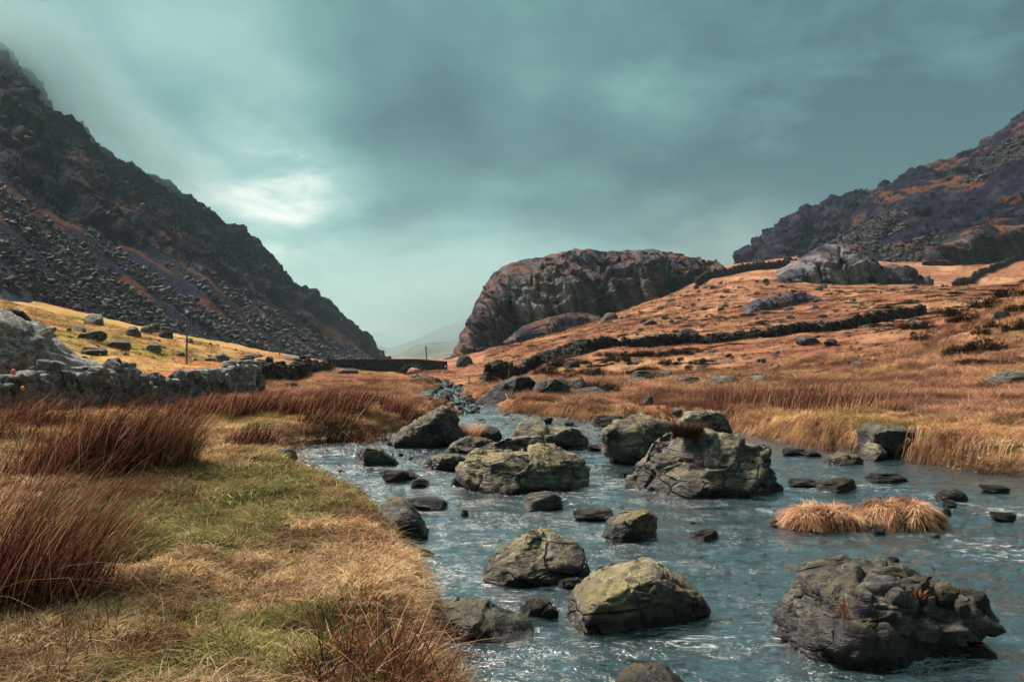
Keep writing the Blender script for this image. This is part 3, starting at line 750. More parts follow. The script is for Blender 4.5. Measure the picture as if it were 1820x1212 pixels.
# --- crags
def crag(name, top, bot, dtab, depth, x0, x1, nu, nv, seed, label, cat, amp=1.0, grass=0.7, pale=None, tone=1.0, power=2.4, vert=1.0):
    cols = []
    for px in np.linspace(x0, x1, 90):
        pt, pb, d0 = interp_tab(top, px), interp_tab(bot, px), interp_tab(dtab, px)
        pt = min(pt, pb - 1)
        col_ = [P(px, pb + 12, d0 - 0.5)]
        for v in np.linspace(0, 1, 12):
            s = math.sin(v * math.pi / 2) ** 0.85
            col_.append(P(px, pb + (pt - pb) * s, d0 + depth * v ** power))
        e = col_[-1]
        hgt = (pb - pt) / F_PX * d0
        col_.append(e + np.array((0, depth * 0.8, -hgt * 0.04))); col_.append(e + np.array((0, depth * 1.8, -hgt * 0.35))); col_.append(e + np.array((0, depth * 2.4, -hgt * 1.05 - 3)))
        cols.append(col_)
    Q = loft(cols, nu, nv, 3); v0 = Q.reshape(-1, 3); f0 = face_to_cam(v0, grid_faces(nu, nv)); N0 = vnormals(v0, f0)
    uu, vv = np.meshgrid(np.linspace(0, 1, nu), np.linspace(0, 1, nv), indexing='ij'); uu, vv = uu.ravel(), vv.ravel()
    x, y, z = v0.T; n = len(x); k = interp_tab(dtab, (x0 + x1) / 2) / 220.0
    tx = x + 0.35 * z                                       # fissures lean a little
    fiss = np.abs(pn(tx / (8 * k) + seed, z / (24 * k), y / (40 * k))); fiss2 = np.abs(pn(tx / (3.2 * k) - seed, z / (11 * k), 3.0))
    groove = -(1 - sstep(0, 0.07, fiss)) * 2.6 * vert - (1 - sstep(0, 0.08, fiss2)) * 1.0 * vert
    lz = z / (4.2 * k) + 0.9 * fbm(x / (18 * k), y / (18 * k), seed, 3); led = lz - np.floor(lz)
    ledge = (sstep(0, 0.85, led) - sstep(0.85, 1.0, led)) * 0.9
    topf = 1 - 0.85 * sstep(0.52, 0.70, vv)
    d_ = amp * k * (2.6 * fbm(x / (26 * k), y / (30 * k), z / (24 * k) + seed, 3) * (0.4 + 0.6 * topf) + topf * (groove + ledge) + (0.35 + 0.65 * topf) * (1.7 * joints(tx / (7.0 * k) + 0.3 * pn(x / (6 * k), y / (6 * k), z / (6 * k)), z / (8.5 * k) + 0.4 * pn(x / (7 * k), y / 9, z / (5 * k)), int(seed)) + 0.5 * joints(tx / (2.8 * k) + 0.2 * pn(x / (2 * k), y / 3, z / (3 * k)), z / (3.2 * k), int(seed) + 9) + 1.2 * chip(tx / (8 * k) + seed, y / (9 * k), z / (11 * k)) + 0.6 * chip(tx / (3.4 * k), y / (4 * k), z / (5 * k))) + 0.45 * fbm(x / (5 * k), y / (5 * k), z / (7 * k) - seed, 4))
    endf = sstep(0, 0.10, uu) * sstep(0, 0.06, 1 - uu)
    v1 = v0 + N0 * (d_ * (0.25 + 0.75 * endf))[:, None]; N1 = vnormals(v1, f0)
    rockc = np.array((0.034, 0.032, 0.044)) * tone; dark = np.array((0.008, 0.008, 0.019)) * tone; lite = np.array((0.088, 0.090, 0.102)) * tone; grassc = np.array((0.19, 0.075, 0.032))
    c = np.broadcast_to(rockc, (n, 3)).copy()
    st = fbm(tx / (3.0 * k), z / (22 * k), seed + 2, 4)
    c = lerp3(c, lite, sstep(0.0, 0.5, st) * 0.8); c = lerp3(c, dark, sstep(0.05, 0.7, -st + 0.3 * fbm(x / (12 * k), y / 30, z / (9 * k), 3)) * 0.8)
    c = lerp3(c, np.array((0.13, 0.085, 0.068)) * tone, sstep(0.2, 0.6, fbm(tx / (9 * k), z / (14 * k), seed + 7, 3)) * 0.45)
    if pale is not None:
        q = P(*pale[0]); c = lerp3(c, np.array((0.24, 0.25, 0.235)), np.exp(-(((x - q[0]) / pale[1]) ** 2 + ((z - q[2]) / pale[2]) ** 2)) * sstep(-0.5, 0.3, st) * 0.7)
    gr = sstep(0.66, 0.88, N1[:, 2] + 0.22 * fbm(x / (8 * k), y / (8 * k), z / (4 * k), 3)) * sstep(-0.35, 0.25, fbm(x / (14 * k), y / (14 * k), z / (6 * k) + 3, 3) + 0.1)
    c = lerp3(c, grassc, gr * grass)
    v1[:, 2] = np.maximum(v1[:, 2], -10.0)
    me = mesh_np(name, v1, f0); set_col(me, 'Col', c)
    return obj(name, me, M['crag'], label=label, cat=cat)

crag('crag', [(786, 641), (804, 637), (814, 618), (822, 598), (832, 578), (846, 545), (860, 516), (880, 490), (908, 467), (950, 451), (1000, 446), (1050, 440), (1100, 445), (1160, 447), (1215, 456), (1245, 464), (1262, 470), (1290, 478)],
     [(786, 645), (820, 642), (850, 630), (900, 610), (960, 602), (1010, 586), (1060, 570), (1100, 552), (1150, 543), (1200, 533), (1240, 505), (1290, 485)],
     [(786, 218), (860, 205), (1000, 205), (1150, 208), (1290, 238)], 42, 786, 1290, 460, 230, 2.0, 'big dark dome shaped rock crag in the middle above the orange slope', 'crag', 1.0, 0.62, ((965, 540, 215), 9, 7), 0.95)
crag('crag', [(895, 606), (905, 600), (925, 582), (960, 566), (1000, 557), (1040, 553), (1068, 566), (1076, 574)], [(895, 607), (950, 604), (1010, 592), (1076, 576)],
     [(895, 190), (1076, 190)], 10, 893, 1078, 200, 90, 5.0, 'low grey rock apron in front of the foot of the big dome crag', 'crag', 0.55, 0.4, None, 1.0)
crag('rock_outcrop', [(1360, 512), (1375, 500), (1400, 478), (1425, 462), (1460, 440), (1490, 434), (1520, 437), (1545, 455), (1565, 475), (1590, 474), (1620, 478), (1640, 500), (1680, 512)],
     [(1360, 514), (1450, 516), (1560, 514), (1640, 513), (1680, 514)], [(1360, 190), (1520, 186), (1680, 190)], 14, 1358, 1684, 330, 120, 8.0, 'ribbed grey rock outcrop with pale slabs below the right mountain', 'outcrop', 0.75, 0.3, ((1500, 485, 188), 8, 5), 1.25)
crag('rock_outcrop', [(1322, 568), (1330, 548), (1350, 532), (1375, 526), (1400, 524), (1420, 520), (1445, 524), (1464, 534)], [(1322, 570), (1380, 568), (1420, 556), (1464, 540)],
     [(1322, 122), (1464, 128)], 5, 1320, 1466, 200, 90, 13.0, 'low rounded grey outcrop on the orange slope above the long wall', 'outcrop', 0.6, 0.1, None, 1.35)
crag('rock_outcrop', [(1640, 462), (1690, 430), (1720, 412), (1760, 402), (1830, 398), (1900, 404), (2000, 440)], [(1640, 470), (1720, 462), (1830, 460), (2000, 470)],
     [(1640, 268), (2000, 262)], 16, 1638, 2000, 220, 90, 17.0, 'dark crag band on the right mountainside under a grassy ledge', 'outcrop', 0.8, 0.7, None, 0.62)

# ------------------------------------------------------------------ boulders
def displace(v, f, seed, size, rough=1.0, strata=None):
    N = vnormals(v, f); s = 1.0 / size
    x, y, z = v.T
    sv = np.array(strata[0] if strata else (0.2, -0.3, 1.0), float); sv /= np.linalg.norm(sv)
    h_ = v @ sv; wv = v + sv[None] * (h_ * 1.3)[:, None]                     # beds: cells squashed along the bedding normal
    wq = wv * s + 0.04 * np.stack([pn(x * s * 4, y * s * 4, z * s * 4 + k_) for k_ in (0.3, 5.3, 9.3)], 1)
    d = size * rough * (0.014 * fbm(x * s * 2.2 + seed, y * s * 2.2, z * s * 2.2, 3) + 0.008 * fbm(x * s * 11, y * s * 11 + seed, z * s * 11, 3)
                        + 0.030 * chip(wq[:, 0] * 2.6 + seed, wq[:, 1] * 2.6, wq[:, 2] * 2.6) + 0.016 * chip(wq[:, 0] * 7 - seed, wq[:, 1] * 7, wq[:, 2] * 7))
    if strata:
        (sx, sy, sz), th, am = strata
        t = (x * sx + y * sy + z * sz) / (th * size) + 0.55 * fbm(x * s * 2.5, y * s * 2.5, z * s * 2.5 + seed, 3)
        fr = t - np.floor(t); blk = pn(np.floor(t) * 3.7 + seed, x * s * 1.5, y * s * 1.5)
        d = d + am * size * (sstep(0, 0.75, fr) - sstep(0.8, 1.0, fr)) * (0.5 + 0.9 * blk)
    t1 = np.cross(sv, (0.25, 1.0, 0.1)); t1 /= np.linalg.norm(t1)
    d = d + 0.026 * size * rough * joints(v @ t1 * s * 2.3 + 0.25 * pn(x * s * 3, y * s * 3, z * s * 3), h_ * s * 5.0 + 0.25 * pn(x * s * 4, y * s * 4, z * s * 2 + seed), int(seed))
    d = d - size * rough * 0.022 * (1 - sstep(0, 0.05, np.abs(pn(x * s * 2.4 - seed, y * s * 2.4, z * s * 4.0))))
    return v + N * d[:, None]

def boulder_geo(outline, d, depth, seed, zb=0.0, nplanes=9, strata=None, rough=1.0, level=5, cut=(0.60, 0.88), box=0.62, sink=0.3, extra=()):
    o = np.array([P(px, py, d)[[0, 2]] for px, py in outline])
    xl, xr = o[0, 0], o[-1, 0]
    poly = np.concatenate([o, [[xr - 0.05 * (xr - xl), zb - sink], [xl + 0.05 * (xr - xl), zb - sink]]])
    hgt = o[:, 1].max() - zb; cx = (o[:, 0].min() + o[:, 0].max()) / 2; czz = zb + 0.22 * hgt
    n, f = ico(level)
    th = np.linspace(-math.pi, math.pi, 721); R = np.zeros(721)
    px_, pz_ = poly[:, 0] - cx, poly[:, 1] - czz
    for i in range(len(poly)):
        ax, az_ = px_[i], pz_[i]; bx, bz = px_[(i + 1) % len(poly)], pz_[(i + 1) % len(poly)]
        dx, dz = np.cos(th), np.sin(th); ex, ez = bx - ax, bz - az_
        det = dx * (-ez) + dz * ex
        with np.errstate(divide='ignore', invalid='ignore'):
            t = (ax * (-ez) + az_ * ex) / det; u = (dx * az_ - dz * ax) / det
        ok = (np.abs(det) > 1e-9) & (u >= -1e-6) & (u <= 1 + 1e-6) & (t > 0)
        R = np.where(ok, np.maximum(R, t), R)
    R = np.convolve(np.concatenate([R[-7:-1], R, R[1:7]]), np.ones(7) / 7, 'same')[6:-6]
    theta = np.arctan2(n[:, 2], n[:, 0]); c = np.hypot(n[:, 0], n[:, 2])
    rad = np.interp(theta, th, R) * c ** box
    v = np.stack([rad * np.cos(theta), depth * np.sign(n[:, 1]) * np.abs(n[:, 1]) ** 0.85, rad * np.sin(theta)], 1)
    r = np.random.default_rng(seed)
    for i in range(nplanes + 5):
        nn = r.normal(size=3)
        if i % 2 == 0: nn[1] = -abs(nn[1]) - 0.6
        nn /= np.linalg.norm(nn)
        sup = (v @ nn).max(); lo, hi = cut
        if abs(nn[1]) < 0.3: lo = hi = 0.96
        off = sup * r.uniform(lo, hi)
        ex = v @ nn - off
        v = v - nn[None] * np.maximum(ex, 0)[:, None] * 0.97
    for nn, fr in extra:
        nn = np.array(nn, float); nn /= np.linalg.norm(nn); off = (v @ nn).max() * fr
        v = v - nn[None] * np.maximum(v @ nn - off, 0)[:, None] * 0.97
    size = max(o[:, 0].max() - o[:, 0].min(), hgt)
    v = displace(v, f, seed * 1.37, size, rough, strata)
    base = np.array((cx, d, zb))
    return v + np.array((0, 0, czz - zb)), f, base

def boulder(name, label, outline, d, depth, seed, mat='rock', cat='boulder', group=None, **kw):
    v, f, base = boulder_geo(outline, d, depth, seed, **kw)
    return obj(name, mesh_np(name, v, f), M[mat], loc=base, label=label, cat=cat, group=group)

S1 = ((0.25, -0.35, 1.0), 0.13, 0.020); S2 = ((-0.5, -0.2, 1.0), 0.15, 0.030); S3 = ((0.16, -0.30, 1.0), 0.075, 0.075)
boulder('boulder', 'largest boulder in the river, dark hollowed front, brown heather tuft on its crest',
        [(1118, 884), (1119, 855), (1132, 826), (1150, 799), (1168, 779), (1190, 767), (1215, 760), (1240, 764), (1270, 768), (1320, 780), (1358, 795), (1374, 815), (1385, 840), (1391, 866)], 10.0, 0.75, 11, level=6, strata=S2, nplanes=6, extra=(((-0.1, -1, -0.35), .68), ((0.55, -0.6, 0.6), .84), ((-0.75, -0.6, 0.35), .85)))
boulder('boulder', 'tilted layered slab boulder with ochre front left of the heather topped boulder',
        [(1088, 822), (1072, 803), (1064, 776), (1071, 764), (1100, 750), (1140, 744), (1180, 748), (1205, 756), (1216, 770), (1212, 822)], 12.7, 0.65, 12, mat='rock_ochre', strata=((0.3, -0.3, 1.0), 0.16, 0.05), nplanes=6, extra=(((-0.3, -1, -0.5), .74), ((0, -0.5, 1), .86)))
boulder('boulder', 'pale angular boulder on the far bank behind the heather topped boulder', [(1196, 770), (1206, 744), (1222, 732), (1250, 729), (1278, 733), (1293, 748), (1300, 772)], 16.9, 0.6, 13, mat='rock', nplanes=9, rough=.7, zb=0.0)
boulder('boulder', 'broad ochre streaked boulder in mid river with mossy left end', [(802, 866), (805, 842), (822, 824), (846, 803), (864, 805), (900, 800), (955, 799), (1003, 800), (1030, 817), (1046, 838), (1049, 868)], 10.35, 0.62, 14, level=6, mat='rock_ochre', strata=S1, nplanes=8, extra=(((-0.7, -0.8, 0.3), .82),))
boulder('boulder', 'grey flat topped boulder rising just behind the broad ochre boulder', [(852, 812), (872, 788), (900, 777), (940, 773), (982, 773), (1000, 788), (1012, 812)], 11.6, 0.45, 15, strata=S1, nplanes=8, extra=(((0, -1, 0.1), .7),))
boulder('boulder', 'long pale brown slab boulder with dark undercut right end behind mid river boulders', [(908, 790), (914, 768), (926, 755), (948, 750), (976, 757), (1010, 763), (1034, 762), (1049, 775), (1047, 792)], 14.4, 0.55, 16, strata=S2, rough=.8, extra=(((0.35, -1, -0.4), .66), ((0, -.4, 1), .8)))
boulder('boulder', 'pointed pyramid shaped boulder at the left bend of the river', [(690, 788), (700, 777), (730, 761), (770, 735), (788, 727), (806, 734), (821, 755), (833, 780), (832, 790)], 14.8, 0.7, 17, strata=S2, nplanes=7, extra=(((-0.15, -1, -0.4), .72), ((-.5, -.6, .7), .85)))
boulder('boulder', 'low dark wedge boulder to the right of the pyramid boulder', [(790, 803), (808, 786), (830, 777), (858, 782), (880, 789), (886, 803)], 13.5, 0.4, 18, mat='rock_dark', strata=S1)
boulder('boulder', 'rounded dark boulder behind the low wedge boulder', [(836, 780), (850, 763), (868, 757), (884, 762), (893, 776)], 15.7, 0.4, 19, mat='rock_dark')
boulder('boulder', 'speckled half round boulder standing alone in the left bend', [(627, 829), (629, 806), (640, 797), (655, 793), (676, 798), (695, 814), (708, 828)], 12.3, 0.35, 20, strata=None, rough=.8)
boulder('boulder', 'bluish wedge stone lying in the river left of the broad ochre boulder', [(749, 830), (752, 819), (768, 812), (786, 809), (818, 812), (836, 818), (836, 834)], 11.9, 0.38, 21, strata=S1, rough=.8)
boulder('boulder', 'dark smooth boulder leaning against the grassy left bank', [(668, 950), (674, 905), (690, 886), (714, 889), (740, 910), (759, 938), (764, 958)], 7.65, 0.40, 22, mat='rock_dark', rough=.8, strata=S1, extra=(((0.2, -1, 0.05), .72),))
boulder('boulder', 'thin slanting slab at the left water edge below the dark smooth boulder', [(690, 992), (700, 962), (730, 976), (762, 990), (790, 999), (788, 1008)], 6.75, 0.22, 23, mat='rock_dark', rough=.7, sink=.15)
boulder('boulder', 'ochre pyramid boulder in the near river centre', [(852, 1036), (868, 1003), (886, 984), (930, 955), (955, 943), (974, 945), (1013, 965), (1035, 985), (1050, 1018), (1048, 1036)], 6.25, 0.42, 24, level=6, mat='rock_ochre', nplanes=7, strata=S1, rough=.8, extra=(((-.55, -.7, .5), .8), ((.45, -.9, .3), .8)))
boulder('boulder', 'rounded lichen speckled boulder in the near river right of the flat bank stone', [(1002, 1098), (1006, 1075), (1024, 1052), (1070, 1026), (1130, 1008), (1158, 1005), (1198, 1028), (1240, 1060), (1264, 1090), (1268, 1104)], 5.3, 0.42, 25, level=6, mat='rock_ochre', nplanes=7, rough=.85, extra=(((.3, -1, -.1), .8),))
boulder('boulder', 'small tilted block in mid river with mossy top', [(1070, 962), (1076, 943), (1086, 924), (1110, 912), (1150, 908), (1164, 912), (1171, 932), (1176, 958)], 7.5, 0.28, 26, mat='rock_ochre', nplanes=8, strata=S1, extra=(((.3, -1, -.2), .72),))
boulder('boulder', 'big layered dark boulder at lower right carrying loose stones', [(1396, 1140), (1398, 1098), (1408, 1082), (1422, 1066), (1446, 1042), (1466, 1033), (1510, 1028), (1550, 1024), (1636, 1026), (1674, 1036), (1710, 1060), (1740, 1082), (1750, 1112), (1756, 1135), (1742, 1160)], 4.85, 0.46, 27, level=6, mat='rock_dark', nplanes=4, strata=S3, rough=1.9, cut=(.82, .95), extra=(((.05, -1, .9), .78), ((.1, -1, -.35), .70), ((1, -.2, -.5), .80)))
boulder('boulder', 'flat topped stone at the left bank in the near water', [(748, 1125), (752, 1080), (770, 1077), (840, 1079), (890, 1088), (930, 1100), (946, 1112), (950, 1125)], 5.05, 0.26, 28, mat='rock', nplanes=4, rough=.8, strata=S1, extra=(((0.02, -0.25, 1), .78), ((-.2, -1, 0), .85)))
boulder('boulder', 'rock tip showing at the bottom edge of the picture', [(1096, 1225), (1110, 1207), (1150, 1199), (1190, 1202), (1222, 1222)], 4.15, 0.25, 29, mat='rock_ochre', rough=.8)
# far bank blocks
boulder('boulder', 'large dark overhanging block set into the far right grassy bank', [(1536, 800), (1535, 765), (1545, 755), (1575, 751), (1600, 758), (1632, 768), (1652, 770), (1658, 782), (1648, 800)], 13.3, 0.6, 30, mat='rock_dark', zb=.10, sink=.4, nplanes=3, strata=((.35, -.2, 1), .2, .03), extra=(((-.3, -1, -.4), .75),))
boulder('boulder', 'mossy round stone under the overhanging dark block', [(1528, 818), (1530, 797), (1545, 786), (1560, 789), (1571, 802), (1572, 818)], 12.9, 0.3, 31, mat='rock_ochre', rough=.8)
boulder('boulder', 'low mossy stone in the water beside the far right bank', [(1468, 826), (1478, 813), (1500, 806), (1522, 807), (1532, 816), (1533, 827)], 12.4, 0.3, 32, mat='rock_ochre')
# smooth dark slabs beyond the far bank
for ol, d, dep, sd, lab in (([(838, 728), (850, 710), (882, 684), (918, 668), (940, 667), (960, 684), (962, 722)], 26.5, 1.6, 33, 'long smooth dark whaleback rock beside the far water'),
                            ([(938, 715), (942, 698), (956, 677), (985, 672), (1010, 684), (1015, 708), (1010, 718)], 26.0, 1.0, 34, 'smooth purple grey boulder right of the whaleback rock'),
                            ([(985, 705), (992, 673), (1000, 668), (1015, 678), (1036, 670), (1048, 686), (1040, 708)], 28.5, 1.0, 35, 'dark notched boulder behind the smooth purple boulder'),
                            ([(1012, 724), (1020, 702), (1038, 690), (1064, 688), (1080, 698), (1074, 722)], 25.0, 0.8, 36, 'dark angular rock at the right end of the bank rock cluster')):
    boulder('boulder', lab, ol, d, dep, sd, mat='rock_smooth', zb=0.1, sink=.6, nplanes=8, rough=.6, strata=((.4, -.2, 1), .2, .012))
# pale rock knoll behind the near wall at the left
boulder('boulder', 'huge pale lichened rock knoll behind the stone wall at the left edge', [(-260, 690), (-220, 600), (-120, 562), (-40, 566), (20, 572), (52, 584), (72, 606), (108, 636), (150, 660), (190, 690)], 25.5, 2.6, 37, level=6, mat='rock_knoll', zb=.3, sink=.8, nplanes=8, rough=1.0, strata=((.3, -.4, 1), .12, .012))
boulder('boulder', 'dark turf capped rock rim behind the pale rock knoll', [(-260, 640), (-200, 560), (-60, 540), (0, 546), (30, 553), (58, 572), (68, 600), (60, 640)], 29.5, 2.0, 38, mat='rock_smooth', zb=.8, sink=1.0, strata=S1)

wv_ = np.stack([wx, wy], 1)[used]; collar = np.zeros(len(used))
for o in list(C.objects):
    if o.get('category') == 'boulder' and o.location.z < 0.05 and o.location.y < 20:
        co = np.array([v.co[:] for v in o.data.vertices]) + np.array(o.location); co = co[np.abs(co[:, 2]) < .05][::3, :2]
        if len(co) < 3: continue
        lo, hi = co.min(0) - .3, co.max(0) + .3
        ids_ = np.nonzero(((wv_ > lo) & (wv_ < hi)).all(1))[0]
        dd = np.sqrt(((wv_[ids_][:, None] - co[None]) ** 2).sum(-1).min(1))
        collar[ids_] = np.maximum(collar[ids_], np.exp(-(dd / .09) ** 2) * (.75 + .5 * pn(wv_[ids_][:, 0] * 2.5, wv_[ids_][:, 1] * 2.5, 1.0)))
fat = river.data.attributes['foam']; fc_ = np.repeat(np.maximum(foam[used], np.clip(collar, 0, 1))[:, None], 3, 1).astype(np.float32)
fat.data.foreach_set('color', np.concatenate([fc_, np.ones((len(fc_), 1), np.float32)], 1).ravel())

# stone variants, unit box: x,y in [-.5,.5], z in [0,1] with a root below
def stone_variant(seed, level=4, nplanes=10, boxy=1.0):
    n, f = ico(level); r = np.random.default_rng(seed)
    v = np.sign(n) * np.abs(n) ** boxy * np.array((0.5, 0.5, 0.6))
    for _ in range(nplanes):
        nn = r.normal(size=3); nn /= np.linalg.norm(nn)
        off = (v @ nn).max() * r.uniform(0.62, 0.9); v = v - nn[None] * np.maximum(v @ nn - off, 0)[:, None]
    v = displace(v, f, seed, 1.0, 0.9, ((r.normal() * .3, r.normal() * .3, 1), 0.22, 0.02)) if level > 2 else v
    lo, hi = v.min(0), v.max(0)
    v = (v - lo) / (hi - lo); v[:, :2] -= 0.5; v[:, 2] = v[:, 2] * 1.35 - 0.35
    return v, f
STV = [stone_variant(100 + i, 4, 11, 0.7) for i in range(8)]
STM = [mesh_np('stone_%d' % i, *s) for i, s in enumerate(STV)]
_stm_mat = {}
def stone_mesh(i, mat):
    if (i, mat) not in _stm_mat:
        me = STM[i].copy(); me.materials.clear(); me.materials.append(M[mat]); _stm_mat[(i, mat)] = me
    return _stm_mat[(i, mat)]

def stone(label, x0, x1, yt, yb, mat='rock_land', cat='stone', name='stone', water=False, seed=None, group=None, dep=0.8, d=None):
    i = random.randrange(8) if seed is None else seed % 8
    xc = (x0 + x1) / 2
    if d is not None: p = P(xc, yb, d)
    elif water: q = G(xc, yb); p = np.array((q[0], q[1], 0.0))
    else: p = hit(xc, yb)
    w = (x1 - x0) / F_PX * p[1]; h = max((yb - yt) / F_PX * p[1], 0.02)
    o = obj(name, stone_mesh(i, mat), loc=(p[0], p[1] + 0.4 * w * dep, p[2] - 0.04 * h), label=label, cat=cat, group=group)
    o.scale = (w * 1.05, w * dep, h * 1.05); o.rotation_euler = (0, 0, random.choice((0, math.pi)) + random.uniform(-.3, .3))
    return o

for a in (('small reddish stone beside the flat bank stone', 925, 982, 1066, 1098, 'rock_ochre', True),
          ('dark nub against the right end of the reddish bank stone', 960, 992, 1076, 1101, 'rock_dark', True),
          ('low flat tan stone left of the small tilted block', 1022, 1092, 908, 926, 'rock', True), ('pale stone washed over by water below the broad ochre boulder', 928, 1000, 876, 906, 'rock_pale', True),
          ('flat dark rimmed stone off the grassy left bank', 716, 790, 886, 905, 'rock_dark', True), ('small brown stone between the bank and the broad boulder', 729, 762, 851, 867, 'rock', True),
          ('shard of a flat broken rock group left of the small brown stone', 676, 722, 836, 856, 'rock_dark', True), ('tan half of the flat broken rock group', 705, 742, 836, 853, 'rock', True),
          ('grey humped stone right of the heather topped boulder', 1464, 1532, 850, 874, 'rock', True), ('black flat stone in the river near the far right bank', 1554, 1617, 842, 858, 'rock_dark', True),
          ('small brown stone just right of the largest boulder', 1408, 1456, 853, 866, 'rock', True), ('grey stone behind the right grass islet', 1674, 1722, 869, 892, 'rock', True),
          ('round pebble sized stone right of the grass islets', 1680, 1702, 888, 902, 'rock_dark', True), ('black stone at the right end of the larger grass islet', 1676, 1692, 904, 918, 'rock_dark', True),
          ('dark flat stone at the right edge of the river', 1768, 1812, 912, 926, 'rock_dark', True), ('stone in white water near the right edge', 1752, 1800, 864, 876, 'rock_dark', True),
          ('holed tan stone in mid river left of the grass islets', 1232, 1282, 943, 960, 'rock', True), ('tiny round dark stone left of the grass islets', 1370, 1386, 924, 934, 'rock_dark', True),
          ('dark stone poking up behind the layered lower right boulder', 1582, 1600, 990, 1004, 'rock_dark', True), ('grey stone between the two grass islets', 1552, 1578, 934, 950, 'rock', True),
          ('small grey stone in front of the near ochre pyramid boulder', 992, 1040, 1028, 1048, 'rock_dark', True), ('tiny grey stone in open water right of the flat rimmed stone', 818, 832, 906, 916, 'rock', True),
          ('dark wedge stone under the far bank grass', 1396, 1436, 797, 810, 'rock_dark', True), ('low dark stone beside the dark wedge stone', 1432, 1462, 802, 812, 'rock_dark', True),
          ('brown stone in the far water before the bank grass', 960, 984, 741, 753, 'rock', True), ('black stone in the far water right of the brown stone', 1003, 1020, 749, 757, 'rock_dark', True),
          ('dark mossy clod at the far bank above the tilted slab boulder', 1056, 1112, 738, 760, 'rock_dark', True), ('dark flat stone left of the tilted slab boulder', 1044, 1076, 790, 801, 'rock_dark', True),
          ('dark stone close behind the left foot of the largest boulder', 1100, 1130, 838, 850, 'rock_dark', True), ('pale pebble in front of the larger grass islet', 1655, 1672, 948, 957, 'rock_pale', True)):
    stone(a[0], a[1], a[2], a[3], a[4], a[5], water=a[6])
stone('pale blocky stone where the left bank meets the bend', 480, 523, 797, 819, 'rock_pale', d=11.1, seed=3)
